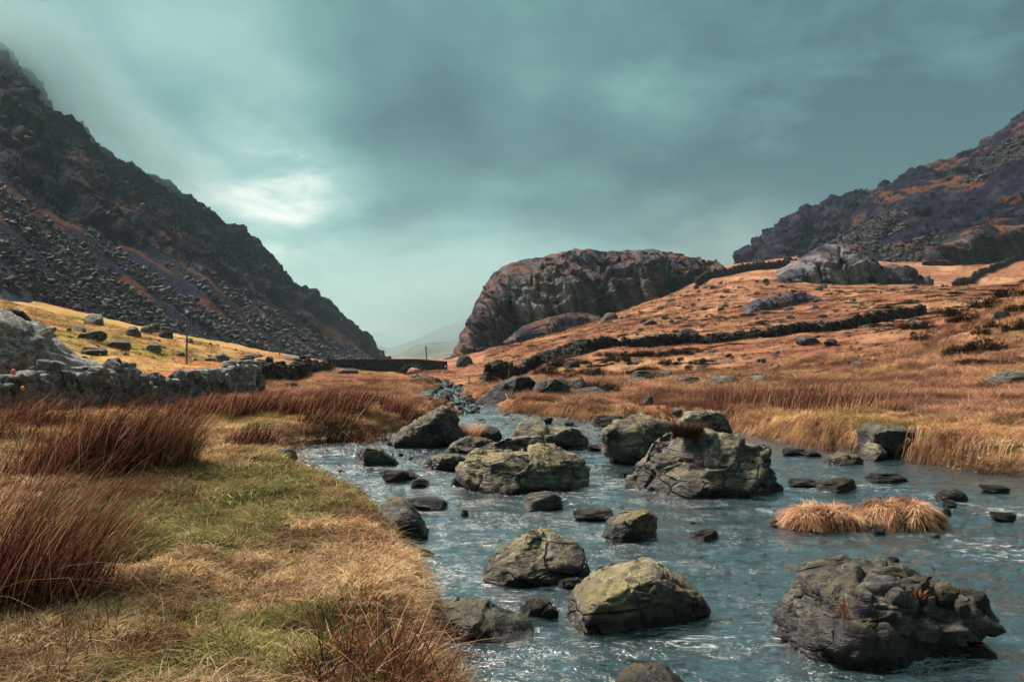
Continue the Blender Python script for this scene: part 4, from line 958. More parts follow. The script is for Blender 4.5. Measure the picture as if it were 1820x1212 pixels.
for a in (('mossy overhanging boulder at the foot of the left scree', 145, 181, 556, 578, 'rock_pale'), ('low dark stone below the mossy scree foot boulder', 124, 150, 579, 589, 'rock_land'),
          ('large fluted dark boulder on the yellow left slope', 133, 180, 588, 607, 'rock_land'), ('dark tilted boulder right of the fluted boulder', 186, 224, 603, 621, 'rock_land'),
          ('round grey boulder on the yellow slope left of the pole', 258, 282, 611, 627, 'rock_pale'), ('pale cube boulder at the scree foot', 222, 246, 579, 597, 'rock_pale'),
          ('grey triangular boulder beside the pale cube boulder', 247, 270, 580, 594, 'rock_land'), ('tall upright boulder behind the triangular boulder', 260, 281, 570, 592, 'rock_land'),
          ('rounded block at the right end of the scree foot boulders', 276, 303, 583, 602, 'rock_land'), ('long flat stones below the fluted boulder', 130, 180, 620, 632, 'rock_land'),
          ('flat grey stone low on the left slope near the round boulder', 310, 326, 623, 630, 'rock_land'), ('pale lumpy stone right of the road signs', 378, 405, 624, 637, 'rock_pale'),
          ('dark stone in the orange grass above the small blue sign', 362, 380, 635, 644, 'rock_land'), ('long low grey rocks under the left mountain foot', 430, 462, 630, 638, 'rock_land'),
          ('dark slab at the left end of the far road wall', 428, 456, 642, 655, 'rock_land'), ('pale rubble heap beside the second pole', 498, 530, 638, 646, 'rock_pale'),
          ('dark cube block below the right side of the dome crag', 1068, 1100, 552, 573, 'rock_land'), ('dark boulder under the left foot of the dome crag', 811, 840, 632, 654, 'rock_smooth'),
          ('dark stone left of the long slab on the mid slope', 1146, 1168, 572, 582, 'rock_land'), ('long dark slab on the mid slope above the wall', 1209, 1240, 577, 587, 'rock_land'),
          ('grey stone on the slope just below the dome crag right end', 1187, 1206, 530, 538, 'rock_land'), ('dark double stone on the slope below the crag apron', 1018, 1045, 606, 616, 'rock_land'),
          ('small dark stone on the slope above the wall start', 926, 940, 635, 642, 'rock_land'), ('pair of dark stones on the slope near the wall bend', 946, 960, 630, 636, 'rock_land'),
          ('flat pale stone on the slope between wall and crag', 1184, 1202, 590, 597, 'rock_land'), ('small dark stone just above the middle of the long wall', 1268, 1278, 584, 590, 'rock_land'),
          ('pale boulder in the orange grass beyond the river', 1254, 1317, 667, 688, 'rock_pale'), ('pale flat stone right of the pale boulder', 1328, 1376, 664, 676, 'rock_pale'),
          ('dark rounded stone left of the pale boulder', 1206, 1246, 668, 684, 'rock_land'), ('grey slabs among heather below the wall', 1122, 1165, 657, 678, 'rock_land'),
          ('pale slab among the heather clumps', 1116, 1150, 674, 684, 'rock_pale'), ('pale stone in the grass right of the heather', 1170, 1200, 655, 668, 'rock_pale'),
          ('smooth grey rock at the wall foot above the heather', 1003, 1032, 642, 658, 'rock_smooth'), ('flat grey rock left of the smooth rock at the wall foot', 974, 1004, 645, 657, 'rock_smooth'),
          ('dark tooth shaped stone in front of the wall right part', 1467, 1490, 611, 624, 'rock_land'), ('dark rounded rock at the wall foot', 1420, 1462, 600, 618, 'rock_smooth'),
          ('pale grassy topped boulder at the end of the wall', 1620, 1652, 570, 584, 'rock_pale'), ('dark rounded boulder high on the right knoll', 1770, 1798, 552, 574, 'rock_land'),
          ('long half buried mossy rock at the right edge of the slope', 1770, 1850, 662, 686, 'rock_pale'), ('pale stone half sunk in the slope grass', 1516, 1545, 642, 652, 'rock_pale'),
          ('upright pale stone in the bank grass left of the pale angular boulder', 1142, 1162, 712, 728, 'rock_pale'), ('flat pale stone in the bank grass above the pale angular boulder', 1196, 1225, 722, 732, 'rock_pale'),
          ('small dark block on the slope right of the low outcrop', 1397, 1414, 558, 566, 'rock_land'), ('dark stone right of the small dark block', 1455, 1472, 556, 566, 'rock_land'),
          ('black recess boulder in the green mound before the bridge', 600, 634, 655, 668, 'rock_smooth'), ('dark stone clump in the meadow near the wall corner', 505, 526, 681, 691, 'rock_smooth'),
          ('flat dark stone in the mid meadow', 638, 656, 684, 690, 'rock_land'), ('grey stone in the meadow right of the rush band', 630, 652, 705, 713, 'rock_land')):
    stone(*a)
LOOSE = {}
def scatter(nobj, n, x0, x1, y0, y1, wmin, wmax, label, group, mat, asp=0.55, cond=None):
    """n stones dropped on the ground under a patch of the picture; the nobj that show largest are objects, the rest loose stuff"""
    q = [(random.uniform(x0, x1), random.uniform(y0, y1)) for _ in range(n * 3)]
    if cond: q = [t for t in q if cond(*t)]
    q = q[:n]; p = hits([t[0] for t in q], [t[1] for t in q]); sd = river_sd(p[:, 0], p[:, 1])
    wp = sorted((wmin + (wmax - wmin) * random.random() ** 2.2 for _ in q), reverse=True); k = 0
    for i in range(len(q)):
        if sd[i] < 0.1 and 'stream' not in group and 'river' not in group: continue
        w = wp[i] / F_PX * p[i][1]; m_ = random.choice(mat)
        loc = (p[i][0], p[i][1], p[i][2] - 0.1 * w); sca = (w, w * random.uniform(.6, 1), w * asp * random.uniform(.6, 1.3)); rot = (random.uniform(-.2, .2), random.uniform(-.2, .2), random.uniform(0, 6.28))
        if k < nobj:
            o = obj('stone', stone_mesh(random.randrange(8), m_), loc=loc, label=label, cat='stone', group=group); o.scale = sca; o.rotation_euler = rot
        else: LOOSE.setdefault(m_, []).append((loc, rot, sca))
        k += 1
scatter(30, 330, 1080, 1700, 500, 600, 4, 15, 'small dark stone scattered on the upper orange slope', 'stones on the upper slope', ['rock_land', 'rock_smooth'])
scatter(20, 170, 850, 1250, 560, 680, 3, 11, 'small dark stone on the slope below the dome crag', 'stones below the crag', ['rock_land', 'rock_smooth'])
scatter(20, 70, 60, 560, 560, 645, 4, 14, 'small stone on the yellow left slope', 'stones on the left slope', ['rock_land'], cond=lambda a, b: b > 560 + a * 0.14)
scatter(25, 110, 1100, 1400, 630, 690, 5, 18, 'small stone among grass and heather below the wall', 'stones below the wall', ['rock_land', 'rock_pale', 'rock_smooth'])
scatter(15, 130, 1500, 1820, 530, 670, 4, 13, 'small stone on the right knoll', 'stones on the right knoll', ['rock_land'])
scatter(60, 260, 716, 850, 662, 736, 4, 17, 'dark stone in the rocky stream below the bridge', 'stones in the stream', ['rock_dark', 'rock_smooth', 'rock_land'], cond=lambda a, b: abs(a - np.interp(b, [662, 675, 690, 705, 736], [722, 765, 805, 795, 830])) < 12 + (b - 655) * 0.55)
scatter(15, 90, 850, 1060, 728, 760, 3, 9, 'small dark stone in the far shallow river', 'stones in the far river', ['rock_dark', 'rock'], 0.4)
scatter(20, 80, 530, 740, 788, 850, 3, 11, 'small dark stone in the shallow left bend of the river', 'stones in the left bend of the river', ['rock_dark', 'rock'], 0.4)
scatter(0, 90, 580, 770, 770, 790, 3, 8, 'gravel stone on the beach under the left far bank', 'beach stones by the river', ['rock_dark', 'pebble'], 0.5)
scatter(12, 26, 1000, 1800, 860, 1190, 4, 11, 'tiny stone breaking the water surface', 'tiny stones in the near river', ['rock_dark'], 0.4)
for k_, (a, b, w, h, lab, mt) in enumerate(((1600, 1072, 36, 24, 'square pale stone resting on the layered boulder', 'rock_pale'), (1640, 1046, 48, 20, 'grey wedge stone lodged on top of the layered boulder', 'rock'), (1690, 1068, 40, 30, 'yellowish round stone lodged on the layered boulder', 'rock_ochre'),
                              (1716, 1090, 26, 22, 'small grey stone below the yellowish lodged stone', 'rock'), (1592, 1030, 52, 20, 'flat stone on the crest of the layered boulder', 'rock'), (1742, 1095, 46, 44, 'dark upright block at the right end of the layered boulder', 'rock_dark'))):
    o = stone(lab, a - w / 2, a + w / 2, b - h, b, mt, d=(4.52, 4.66, 4.62, 4.55, 4.78, 4.70)[k_] - 0.0, seed=k_ + 2, dep=.9)

# ------------------------------------------------------------------ stone walls
WV = [stone_variant(200 + i, 2, 5, 0.45) for i in range(8)]
WM = [mesh_np('wall_stone_%d' % i, *s, smooth=False) for i, s in enumerate(WV)]
for me in WM: me.materials.append(M['wall_stone'])
def path_pt(path, s):
    seg = np.hypot(*(np.diff(path, axis=0)).T); cum = np.concatenate([[0], np.cumsum(seg)])
    s = np.clip(s, 0, cum[-1]); i = min(np.searchsorted(cum, s, 'right') - 1, len(seg) - 1)
    t = (s - cum[i]) / seg[i]; d = (path[i + 1] - path[i]) / seg[i]
    return path[i] * (1 - t) + path[i + 1] * t, d, cum[-1]
def wall_stones(path, height, thick, sw, sh, seed, jit=0.3):
    """list of (centre, size, yaw, tilt, variant) for a dry stone wall following the ground"""
    r = np.random.default_rng(seed); path = np.array(path, float); L = path_pt(path, 0)[2]
    hcurve = lambda s: height * (0.95 + 0.11 * math.sin(s * 0.9 + seed) + 0.09 * math.sin(s * 2.3) + 0.10 * math.sin(s * 5.1))
    out = []
    for side in (-1, 1, 0):
        z = 0.0; row = 0
        while z < height * 1.1:
            hrow = sh * r.uniform(.8, 1.25) * (1.25 if side == 0 else 1.15 - 0.35 * z / height)
            s = r.uniform(0, sw)
            while s < L:
                w = sw * r.uniform(.6, 1.5) * (1.2 - 0.35 * z / height)
                p, d, _ = path_pt(path, s + w / 2)
                if z < hcurve(s) and (side != 0 or z + hrow * 1.2 >= hcurve(s)):
                    nrm = np.array((-d[1], d[0]))
                    batter = thick * (0.5 - 0.16 * z / height)
                    q = p + nrm * (side * (batter - w * 0.18) + r.normal() * 0.03 * jit / 0.3)
                    out.append((q[0], q[1], z, w * r.uniform(.92, 1.12), thick * r.uniform(.5, .7) if side else thick * .8, hrow * r.uniform(.9, 1.3), math.atan2(d[1], d[0]) + r.normal() * 0.2 + math.pi * r.integers(2), r.normal() * .16, r.integers(8)))
                s += w
            z += hrow * 0.92; row += 1
            if side == 0 and row > 30: break
    return out

def build_wall(name, label, path, height, thick, sw, sh, seed, mat, parts=300, group=None, cat='wall'):
    st = wall_stones(path, height, thick, sw, sh, seed)
    xs = np.array([s[0] for s in st]); ys = np.array([s[1] for s in st]); gz_ = H(xs, ys)
    b = path[0]
    root = obj(name, None, loc=(b[0], b[1], float(H(np.array([b[0]]), np.array([b[1]]))[0])), label=label, cat=cat, group=group)
    inv = np.array(root.location)
    # nearest, camera-facing stones become parts of their own
    key = []
    for i, s in enumerate(st):
        px = s[0] / max(s[1], .1) * F_PX + 910
        vis = -40 < px < 1860
        key.append((-(s[3] * s[5]) / (s[1] ** 2) * (1 if vis else 0.01)) if s[1] > 1 else 0)
    pc = path_pt(np.array(path, float), 0)
    order = np.argsort(key); chosen = set(order[:parts].tolist())
    rest_v, rest_f, no = [], [], 0
    for i, s in enumerate(st):
        x, y, z, w, t, h, yaw, tilt, var = s
        zz = gz_[i] - 0.06 + z
        if i in chosen:
            o = obj('stone', WM[var], parent=root)
            o.location = (x - inv[0], y - inv[1], zz - inv[2]); o.scale = (w, t, h); o.rotation_euler = (tilt, tilt * .6, yaw)
        else:
            R = Matrix.Rotation(yaw, 3, 'Z') @ Matrix.Rotation(tilt, 3, 'X')
            v = (WV[var][0] * np.array((w, t, h))) @ np.array(R).T + np.array((x, y, zz)) - inv
            rest_v.append(v); rest_f.append(WV[var][1] + no); no += len(v)
    if rest_v:
        me = mesh_np('stones', np.concatenate(rest_v), np.concatenate(rest_f), smooth=False)
        obj('stones', me, M[mat], parent=root, kind='stuff')
    return root

build_wall('dry_stone_wall', 'rough grey dry stone wall at the left behind the tall rushes', [(-11.6, 12.5), (-11.3, 16), (-11.0, 19), (-10.3, 22), (-9.4, 25), (-8.9, 27.6)], 0.92, 0.62, 0.30, 0.19, 1, 'wall_stone', 300)
build_wall('dry_stone_wall', 'distant dark road wall running from the near wall end to the bridge', [(-11.6, 35), (-13.0, 42), (-15.0, 56), (-18.5, 74), (-22.0, 92), (-24.6, 108)], 0.95, 0.6, 0.36, 0.22, 2, 'wall_dark', 0)
rw = [hit(*q)[:2] for q in ((873, 684), (905, 671), (958, 651), (1040, 632), (1130, 618), (1210, 611), (1290, 607), (1370, 600))] 
rw += [P(1430, 598, 76)[:2], P(1520, 586, 78)[:2], P(1640, 570, 80)[:2]]
build_wall('dry_stone_wall', 'long dark dry stone wall curving across the orange slope beyond the river', rw, 1.05, 0.7, 0.42, 0.24, 3, 'wall_dark', 0)
rw2 = [hit(*q)[:2] for q in ((1236, 509), (1262, 495), (1300, 486), (1345, 479), (1400, 477))]
build_wall('dry_stone_wall', 'far thin wall linking the dome crag and the right mountain', rw2, 1.7, 0.9, 1.3, 0.7, 4, 'wall_dark', 0)
rw3 = [hit(*q)[:2] for q in ((1695, 512), (1740, 490), (1790, 470), (1840, 452))]
build_wall('dry_stone_wall', 'dark straight wall climbing the right mountainside near the frame edge', rw3, 1.3, 0.9, 1.0, 0.5, 5, 'wall_dark', 0)

# ------------------------------------------------------------------ bridge
def prism(poly, y0, y1):
    n = len(poly); v = [(p[0], y0, p[1]) for p in poly] + [(p[0], y1, p[1]) for p in poly]
    bm = bmesh.new(); bv = [bm.verts.new(q) for q in v]
    bm.faces.new(bv[:n]); bm.faces.new(bv[n:][::-1])
    for i in range(n):
        j = (i + 1) % n; bm.faces.new((bv[i], bv[i + n], bv[j + n], bv[j]))
    bmesh.ops.recalc_face_normals(bm, faces=bm.faces); me = bpy.data.meshes.new('prism'); bm.to_mesh(me); bm.free(); return me
m, g, out = new_mat('bridge_masonry')
tcn = g.new('ShaderNodeTexCoord'); br = g.voro(g.scale(tcn.outputs['Object'], (1, 1, 1.6)), 2.6, 'DISTANCE_TO_EDGE')
cc = g.new('ShaderNodeTexVoronoi', ins={'Scale': 2.6}); g.l.new(g.scale(tcn.outputs['Object'], (1, 1, 1.6)), cc.inputs['Vector'])
vcol = g.ramp(g.new('ShaderNodeSeparateColor', ins={0: cc.outputs['Color']}).outputs[0], [(0, (0.012, 0.012, 0.018)), (1, (0.045, 0.043, 0.052))])
vcol = g.mix(g.ramp(br, [(0.0, 1.0), (0.08, 0.0)]), vcol, (0.012, 0.012, 0.015))
principled(g, out, vcol, 0.9, g.bump(br, 0.8, 0.08)); M['masonry'] = m
BD = 110.0
bx0, bx1 = P(590, 650, BD)[0], P(790, 650, BD)[0]; ax = P(733, 650, BD)[0]
zt = P(700, 639, BD)[2]; zdeck = zt - 0.75; zbase = -3.2
br_root = obj('stone_bridge', None, loc=(ax, BD, zbase), label='low dark stone arch bridge crossing the stream at the valley narrows', cat='bridge')
r_ = 1.55; arch = [(r_ * math.cos(a), -2.1 - zbase + 1.55 * math.sin(a)) for a in np.linspace(0, math.pi, 15)]
poly = [(bx0 - ax, 0), (-r_, 0)] + arch[::-1] + [(r_, 0), (bx1 - ax, 0), (bx1 - ax, zdeck - zbase - 0.3), (bx0 - ax, zdeck - zbase)]
obj('arch_wall', prism(poly, 0, 5.0), M['masonry'], parent=br_root)
for yy, nm in ((-0.05, 'parapet'), (4.65, 'parapet')):
    obj(nm, prism([(bx0 - ax, zdeck - zbase + .002), (bx1 - ax, zdeck - zbase - 0.298), (bx1 - ax, zt - zbase - 0.30), (0, zt - zbase + 0.03), (bx0 - ax, zt - zbase)], yy, yy + 0.4), M['masonry'], parent=br_root)
rv, rf, no = [], [], 0
for i, a in enumerate(np.linspace(0.12, math.pi - 0.12, 13)):
    v = (WV[i % 8][0] - np.array((0, 0, .3))) * np.array((0.34, 0.5, 0.55)); R = np.array(Matrix.Rotation(-(a - math.pi / 2), 3, 'Y'))
    v = v @ R.T + np.array(((r_ + .22) * math.cos(a), -0.05, -2.1 - zbase + (1.55 + .22) * math.sin(a))); rv.append(v); rf.append(WV[i % 8][1] + no); no += len(v)
obj('arch_ring', mesh_np('arch_ring', np.concatenate(rv), np.concatenate(rf), False), M['wall_stone'], parent=br_root)
obj('road_deck', prism([(bx0 - ax, zdeck - zbase + .01), (bx1 - ax, zdeck - zbase - .29), (bx1 - ax, zdeck - zbase - .19), (bx0 - ax, zdeck - zbase + .11)], 0.36, 4.64), M['steel'], parent=br_root)

# ------------------------------------------------------------------ poles, signs, posts
def tube(pts, rad, seg=10):
    pts = np.array(pts, float); v, f = [], []
    for i, p in enumerate(pts):
        t = pts[min(i + 1, len(pts) - 1)] - pts[max(i - 1, 0)]; t /= np.linalg.norm(t)
        a = np.cross(t, (0, 1, 0.13)); a /= np.linalg.norm(a); b = np.cross(t, a)
        r = rad[i] if hasattr(rad, '__len__') else rad
        for k in range(seg): th = 2 * math.pi * k / seg; v.append(p + r * (a * math.cos(th) + b * math.sin(th)))
    for i in range(len(pts) - 1):
        for k in range(seg): f.append((i * seg + k, i * seg + (k + 1) % seg, (i + 1) * seg + (k + 1) % seg, (i + 1) * seg + k))
    c0 = len(v); v.append(pts[-1] + (pts[-1] - pts[-2]) * 0.002)
    f2 = [((len(pts) - 1) * seg + k, (len(pts) - 1) * seg + (k + 1) % seg, c0, c0) for k in range(seg)]
    bm = bmesh.new(); bv = [bm.verts.new(q) for q in v]
    for q in f: bm.faces.new([bv[i] for i in q])
    for q in f2: bm.faces.new([bv[i] for i in q[:3]])
    me = bpy.data.meshes.new('tube'); bm.to_mesh(me); bm.free()
    return me
def pole(label, px, ptop, d, rad, lean=0.0, arms=True):
    x, y = (px - 910) / F_PX * d, d; zb = float(H(np.array([x]), np.array([y]))[0]); zt = P(px, ptop, d)[2]
    root = obj('utility_pole', None, loc=(x, y, zb), label=label, cat='pole', group='poles along the valley road')
    h = zt - zb
    obj('shaft', tube([(0, 0, -.3), (lean * .5, 0, h * .5), (lean, 0, h)], [rad * 1.15, rad, rad * .8]), M['wood'], parent=root)
    for k in ((-1, 1) if arms else ()):
        obj('insulator', tube([(lean + k * rad * 1.6, 0, h - .35), (lean + k * rad * 1.6, 0, h - .2)], rad * .5), M['steel'], parent=root)
    obj('bracket', tube([(lean - rad * 2, 0, h - .38), (lean + rad * 2, 0, h - .38)], rad * .35), M['steel'], parent=root)
    return root
pole('tall grey utility pole beside the two triangular road signs', 332, 566, 76, 0.085)
pole('faint utility pole standing before the foot of the left mountain', 497, 598, 118, 0.08)
pole('dark leaning pole at the right end of the bridge', 760, 615, 114, 0.09, -0.25)

def tri_sign(root, zc, size, mark):
    t = [(-size / 2, -size * .29), (size / 2, -size * .29), (0, size * .577)]
    p = obj('sign_plate', prism([(a, b + zc) for a, b in t], -.02, 0.0), M['red'], parent=root)
    obj('sign_face', prism([(a * .68, b * .68 + zc) for a, b in t], -.026, -.0205), M['white'], parent=p)
    obj('sign_symbol', prism([(a * size, b * size + zc) for a, b in mark], -.032, -.0265), M['black'], parent=p)
x, y = (338 - 910) / F_PX * 75, 75.0; zb = float(H(np.array([x]), np.array([y]))[0])
sg = obj('road_sign', None, loc=(x, y, zb), label='two red bordered triangular warning signs on one post left of centre', cat='road sign')
obj('post', tube([(0, 0.03, -.3), (0, 0.03, P(338, 624, 75)[2] - zb)], 0.045), M['steel'], parent=sg)
tri_sign(sg, P(338, 630, 75)[2] - zb, 0.62, [(-.09, -.14), (-.03, -.14), (-.03, .0), (.07, .1), (.07, .2), (0.02, .24), (0.02, .12), (-.09, .03)])
tri_sign(sg, P(338, 640, 75)[2] - zb, 0.58, [(.03, -.14), (.09, -.14), (.09, .03), (-.02, .12), (-.02, .24), (-.07, .2), (-.07, .1), (.03, 0)])
x, y = (394.5 - 910) / F_PX * 66, 66.0; zb = float(H(np.array([x]), np.array([y]))[0]); zt_ = P(394, 638, 66)[2] - zb
sg = obj('road_sign', None, loc=(x, y, zb), label='small dark blue sign on a thin post right of the triangular signs', cat='road sign')
obj('post', tube([(0, 0.02, -.3), (0, 0.02, zt_ - .05)], 0.03), M['steel'], parent=sg)
obj('sign_plate', prism([(-.12, zt_ - .24), (.12, zt_ - .24), (.12, zt_ - .03), (0, zt_ + .02), (-.12, zt_ - .03)], -.03, 0), M['blue'], parent=sg)
for k, (px, pt, pb, lab) in enumerate(((894, 661, 678, 'left of two grey fence posts at the start of the long wall'), (903, 658, 677, 'right of two grey fence posts at the start of the long wall'))):
    p = hit(px, pb); h = P(px, pt, p[1])[2] - p[2]
    obj('fence_post', tube([(0, 0, -.2), (.02 * k, 0, h * .5), (.03, 0, h)], 0.055, 8), M['post'], loc=p, label=lab, cat='fence post', group='fence posts')
for px, pt, pb, lab in ((833, 668, 684, 'thin dark stake left of the fence posts above the stream'), (857, 666, 683, 'thin dark stake nearest to the two grey fence posts')):
    p = hit(px, pb); h = P(px, pt, p[1])[2] - p[2]
    obj('fence_post', tube([(0, 0, -.2), (.03, 0, h)], 0.03, 8), M['wood'], loc=p, label=lab, cat='fence post', group='fence posts')
def scrap(label, px, py, d, s, mat):
    v, f = ico(2); v = v * np.array((.5, .35, .6)) * s * (1 + 0.5 * fbm(v[:, 0] * 3, v[:, 1] * 3, v[:, 2] * 3 + px, 2))[:, None]
    obj('scrap', mesh_np('scrap', v, f), M[mat], loc=P(px, py, d), label=label, cat='scrap')
scrap('small pink red scrap caught on top of the left stone wall', 24, 661, 16.6, 0.11, 'scrap')
scrap('small orange scrap in the face of the left stone wall', 41, 690, 16.5, 0.08, 'scrap2')

# ------------------------------------------------------------------ blades
def blades(base, length, az, l1, l2, u1, u2, width, S=4, seed=0, flatw=None):
    """n curved tapering strips; horizontal run l1*t+l2*t^2 and rise u1*t+u2*t^2 in units of length"""
    r = np.random.default_rng(seed); n = len(base)
    hd = np.stack([np.cos(az), np.sin(az), np.zeros(n)], 1)
    wa = az + math.pi / 2 + r.normal(size=n) * 0.7
    wd = np.stack([np.cos(wa), np.sin(wa), np.zeros(n)], 1)
    lv = []
    for s in range(S):
        t = s / S
        p = base + hd * (length * (l1 * t + l2 * t * t))[:, None]; p[:, 2] += length * (u1 * t + u2 * t * t)
        w = (width * (1 - 0.75 * t))[:, None] * 0.5
        lv += [p - wd * w, p + wd * w]
    tip = base + hd * (length * (l1 + l2))[:, None]; tip[:, 2] += length * (u1 + u2)
    V = np.stack(lv + [tip], 1)                          # n, 2S+1, 3
    k = 2 * S + 1; o = (np.arange(n) * k)[:, None]
    F = []
    for s in range(S - 1):
        a = 2 * s; F += [np.concatenate([o + a, o + a + 1, o + a + 3], 1), np.concatenate([o + a, o + a + 3, o + a + 2], 1)]
    a = 2 * (S - 1); F.append(np.concatenate([o + a, o + a + 1, o + a + 2], 1))
    rnd = r.random(n); col = np.repeat(np.stack([rnd, r.random(n), np.zeros(n)], 1), k, 0)
    return V.reshape(-1, 3), np.concatenate(F), col

def blade_mesh(name, parts, mat):
    vs, fs, cs, no = [], [], [], 0
    for v, f, c in parts: vs.append(v); fs.append(f + no); cs.append(c); no += len(v)
    me = mesh_np(name, np.concatenate(vs), np.concatenate(fs)); set_col(me, 'bl', np.concatenate(cs)); me.materials.append(mat)
    return me

def disc(n, rad, r): a = r.random(n) * 6.283; q = rad * np.sqrt(r.random(n)); return np.stack([q * np.cos(a), q * np.sin(a), np.zeros(n)], 1)

def grass_proto(name, n, rad, lo, hi, width, mat, seed, flop=0.5, wind=0.0, S=3):
    r = np.random.default_rng(seed); b = disc(n, rad, r); L = r.uniform(lo, hi, n)
    az_ = r.random(n) * 6.283 if wind == 0 else r.normal(size=n) * 1.2 + wind
    l1 = r.uniform(.1, .5, n) * (0.5 + flop); l2 = r.uniform(.1, .7, n) * (0.5 + flop); u1 = r.uniform(.8, 1.1, n); u2 = -r.uniform(.15, .75, n) * (0.3 + flop)
    return blade_mesh(name, [blades(b, L, az_, l1, l2, u1, u2, np.full(n, width) * r.uniform(.6, 1.3, n), S, seed)], mat)

def instancer(name, pts, rot, scl, idx, tint, meshes, label, kind='stuff'):
    col_ = bpy.data.collections.new(name + '_kinds')
    for i, me in enumerate(meshes):
        o = bpy.data.objects.new('%s_kind_%02d' % (name, i), me); col_.objects.link(o)
    me = bpy.data.meshes.new(name); me.vertices.add(len(pts)); me.vertices.foreach_set('co', np.asarray(pts, np.float32).ravel())
    for nm, arr in (('rot', rot), ('scl', scl)):
        a = me.attributes.new(nm, 'FLOAT_VECTOR', 'POINT'); a.data.foreach_set('vector', np.asarray(arr, np.float32).ravel())
    a = me.attributes.new('idx', 'INT', 'POINT'); a.data.foreach_set('value', np.asarray(idx, np.int32))
    set_col(me, 'tint', tint)
    o = obj(name, me, None, kind=kind, label=label)
    t = bpy.data.node_groups.new(name + '_nodes', 'GeometryNodeTree')
    t.interface.new_socket('Geometry', in_out='INPUT', socket_type='NodeSocketGeometry'); t.interface.new_socket('Geometry', in_out='OUTPUT', socket_type='NodeSocketGeometry')
    gi, go = t.nodes.new('NodeGroupInput'), t.nodes.new('NodeGroupOutput')
    ci = t.nodes.new('GeometryNodeCollectionInfo'); ci.inputs[0].default_value = col_; ci.inputs[1].default_value = True; ci.inputs[2].default_value = True
    ip = t.nodes.new('GeometryNodeInstanceOnPoints'); ip.inputs['Pick Instance'].default_value = True
    def na(nm, typ):
        q = t.nodes.new('GeometryNodeInputNamedAttribute'); q.data_type = typ; q.inputs[0].default_value = nm; return q.outputs[0]
    t.links.new(gi.outputs[0], ip.inputs['Points']); t.links.new(ci.outputs[0], ip.inputs['Instance'])
    t.links.new(na('idx', 'INT'), ip.inputs['Instance Index']); t.links.new(na('rot', 'FLOAT_VECTOR'), ip.inputs['Rotation']); t.links.new(na('scl', 'FLOAT_VECTOR'), ip.inputs['Scale'])
    t.links.new(ip.outputs[0], go.inputs[0])
    md = o.modifiers.new('scatter', 'NODES'); md.node_group = t
    return o

# things that keep grass off: rocks in footprint (x, y, radius)
BLOCK = []
for o in C.objects:
    if o.get('category') in ('boulder', 'stone') and o.location.y < 40:
        bb = np.array([c_[:] for c_ in o.bound_box]); ex = (bb.max(0) - bb.min(0)) * np.array(o.scale)
        if ex[0] > 0.2: BLOCK.append((o.location.x, o.location.y, min(ex[0], ex[1]) * 0.42))
BLOCK += [(*P(890, 728, 25.2)[:2], 0.6), (*P(975, 722, 24.9)[:2], 0.5), (*P(1045, 724, 24.3)[:2], 0.45), (*P(1590, 800, 12.95)[:2], .42), (*P(1560, 800, 12.8)[:2], .35)]
def not_blocked(x, y):
    ok = np.ones(len(x), bool)
    for bx, by, br_ in BLOCK: ok &= (x - bx) ** 2 + (y - by) ** 2 > br_ * br_
    return ok

def field(n, r0, r1, a0, a1, sdmin, seed):
    r = np.random.default_rng(seed); R = np.exp(r.uniform(math.log(r0), math.log(r1), n)); A = r.uniform(a0, a1, n)
    x, y = np.sin(A) * R, np.cos(A) * R
    sd = river_sd(x, y); k = (sd > sdmin) & not_blocked(x, y); x, y, sd = x[k], y[k], sd[k]
    return x, y, H(x, y, sd), sd, r

def normal_rot(x, y, r, amount=0.7):
    e = 0.25; e = 0.4; h0 = land(x, y); hx = (land(x + e, y) - h0) / e; hy = (land(x, y + e) - h0) / e
    hx, hy = np.clip(hx, -1, 1), np.clip(hy, -1, 1)
    return np.stack([np.arctan(hy) * amount, -np.arctan(hx) * amount, np.zeros(len(x))], 1)

# near meadow
x, y, z, sd, r = field(52000, 2.2, 17, -0.80, 0.62, 0.06, 1)
k = ~((x > 3) & (y > 12)); x, y, z, sd = x[k], y[k], z[k], sd[k]; n = len(x)
gm = green_mask(x, y); gm = np.clip(sstep(.30, .85, gm) * 0.85 + r.normal(size=n) * .10, 0, 1)
br1 = np.clip(0.66 + 0.9 * fbm(x / .5, y / .5, 1.2, 3) + r.normal(size=n) * .25, 0, 1); redm = np.clip(sstep(.15, .6, fbm(x / .45, y / .45, 8.1, 3)) * 0.8 + sum(.9 * 0.6 * np.exp(-((x - q_[0]) ** 2 * 5 + (y - q_[1]) ** 2 * 9)) for q_ in (G(150, 858, .36), G(190, 872, .36), G(285, 875, .36), G(330, 862, .36), G(270, 905, .36))), 0, 1)
protos = [grass_proto('turf', 44, .13, .025, .085, .0066, M['grass'], 10 + i, 1.1) for i in range(4)] + [grass_proto('longer', 38, .12, .06, .16, .0070, M['grass'], 20 + i, 1.4) for i in range(3)]
longm = fbm(x / .8, y / .8, 3.9, 3) + 0.45 * sstep(.4, .1, sd) - 0.12
idx = np.where(longm + r.normal(size=n) * .25 > 0.12, 4 + r.integers(0, 3, n), r.integers(0, 4, n))
R_ = normal_rot(x, y, r); R_[:, 2] = r.random(n) * 6.283
s = (0.75 + r.random(n) * .6) * np.clip(np.hypot(x, y) / 7, .75, 1.35)
instancer('meadow_grass', np.stack([x, y, z - .01], 1), R_, np.stack([s, s, s], 1), idx, np.stack([gm, br1, redm], 1), protos, 'matted green and straw meadow grass on the near left bank')

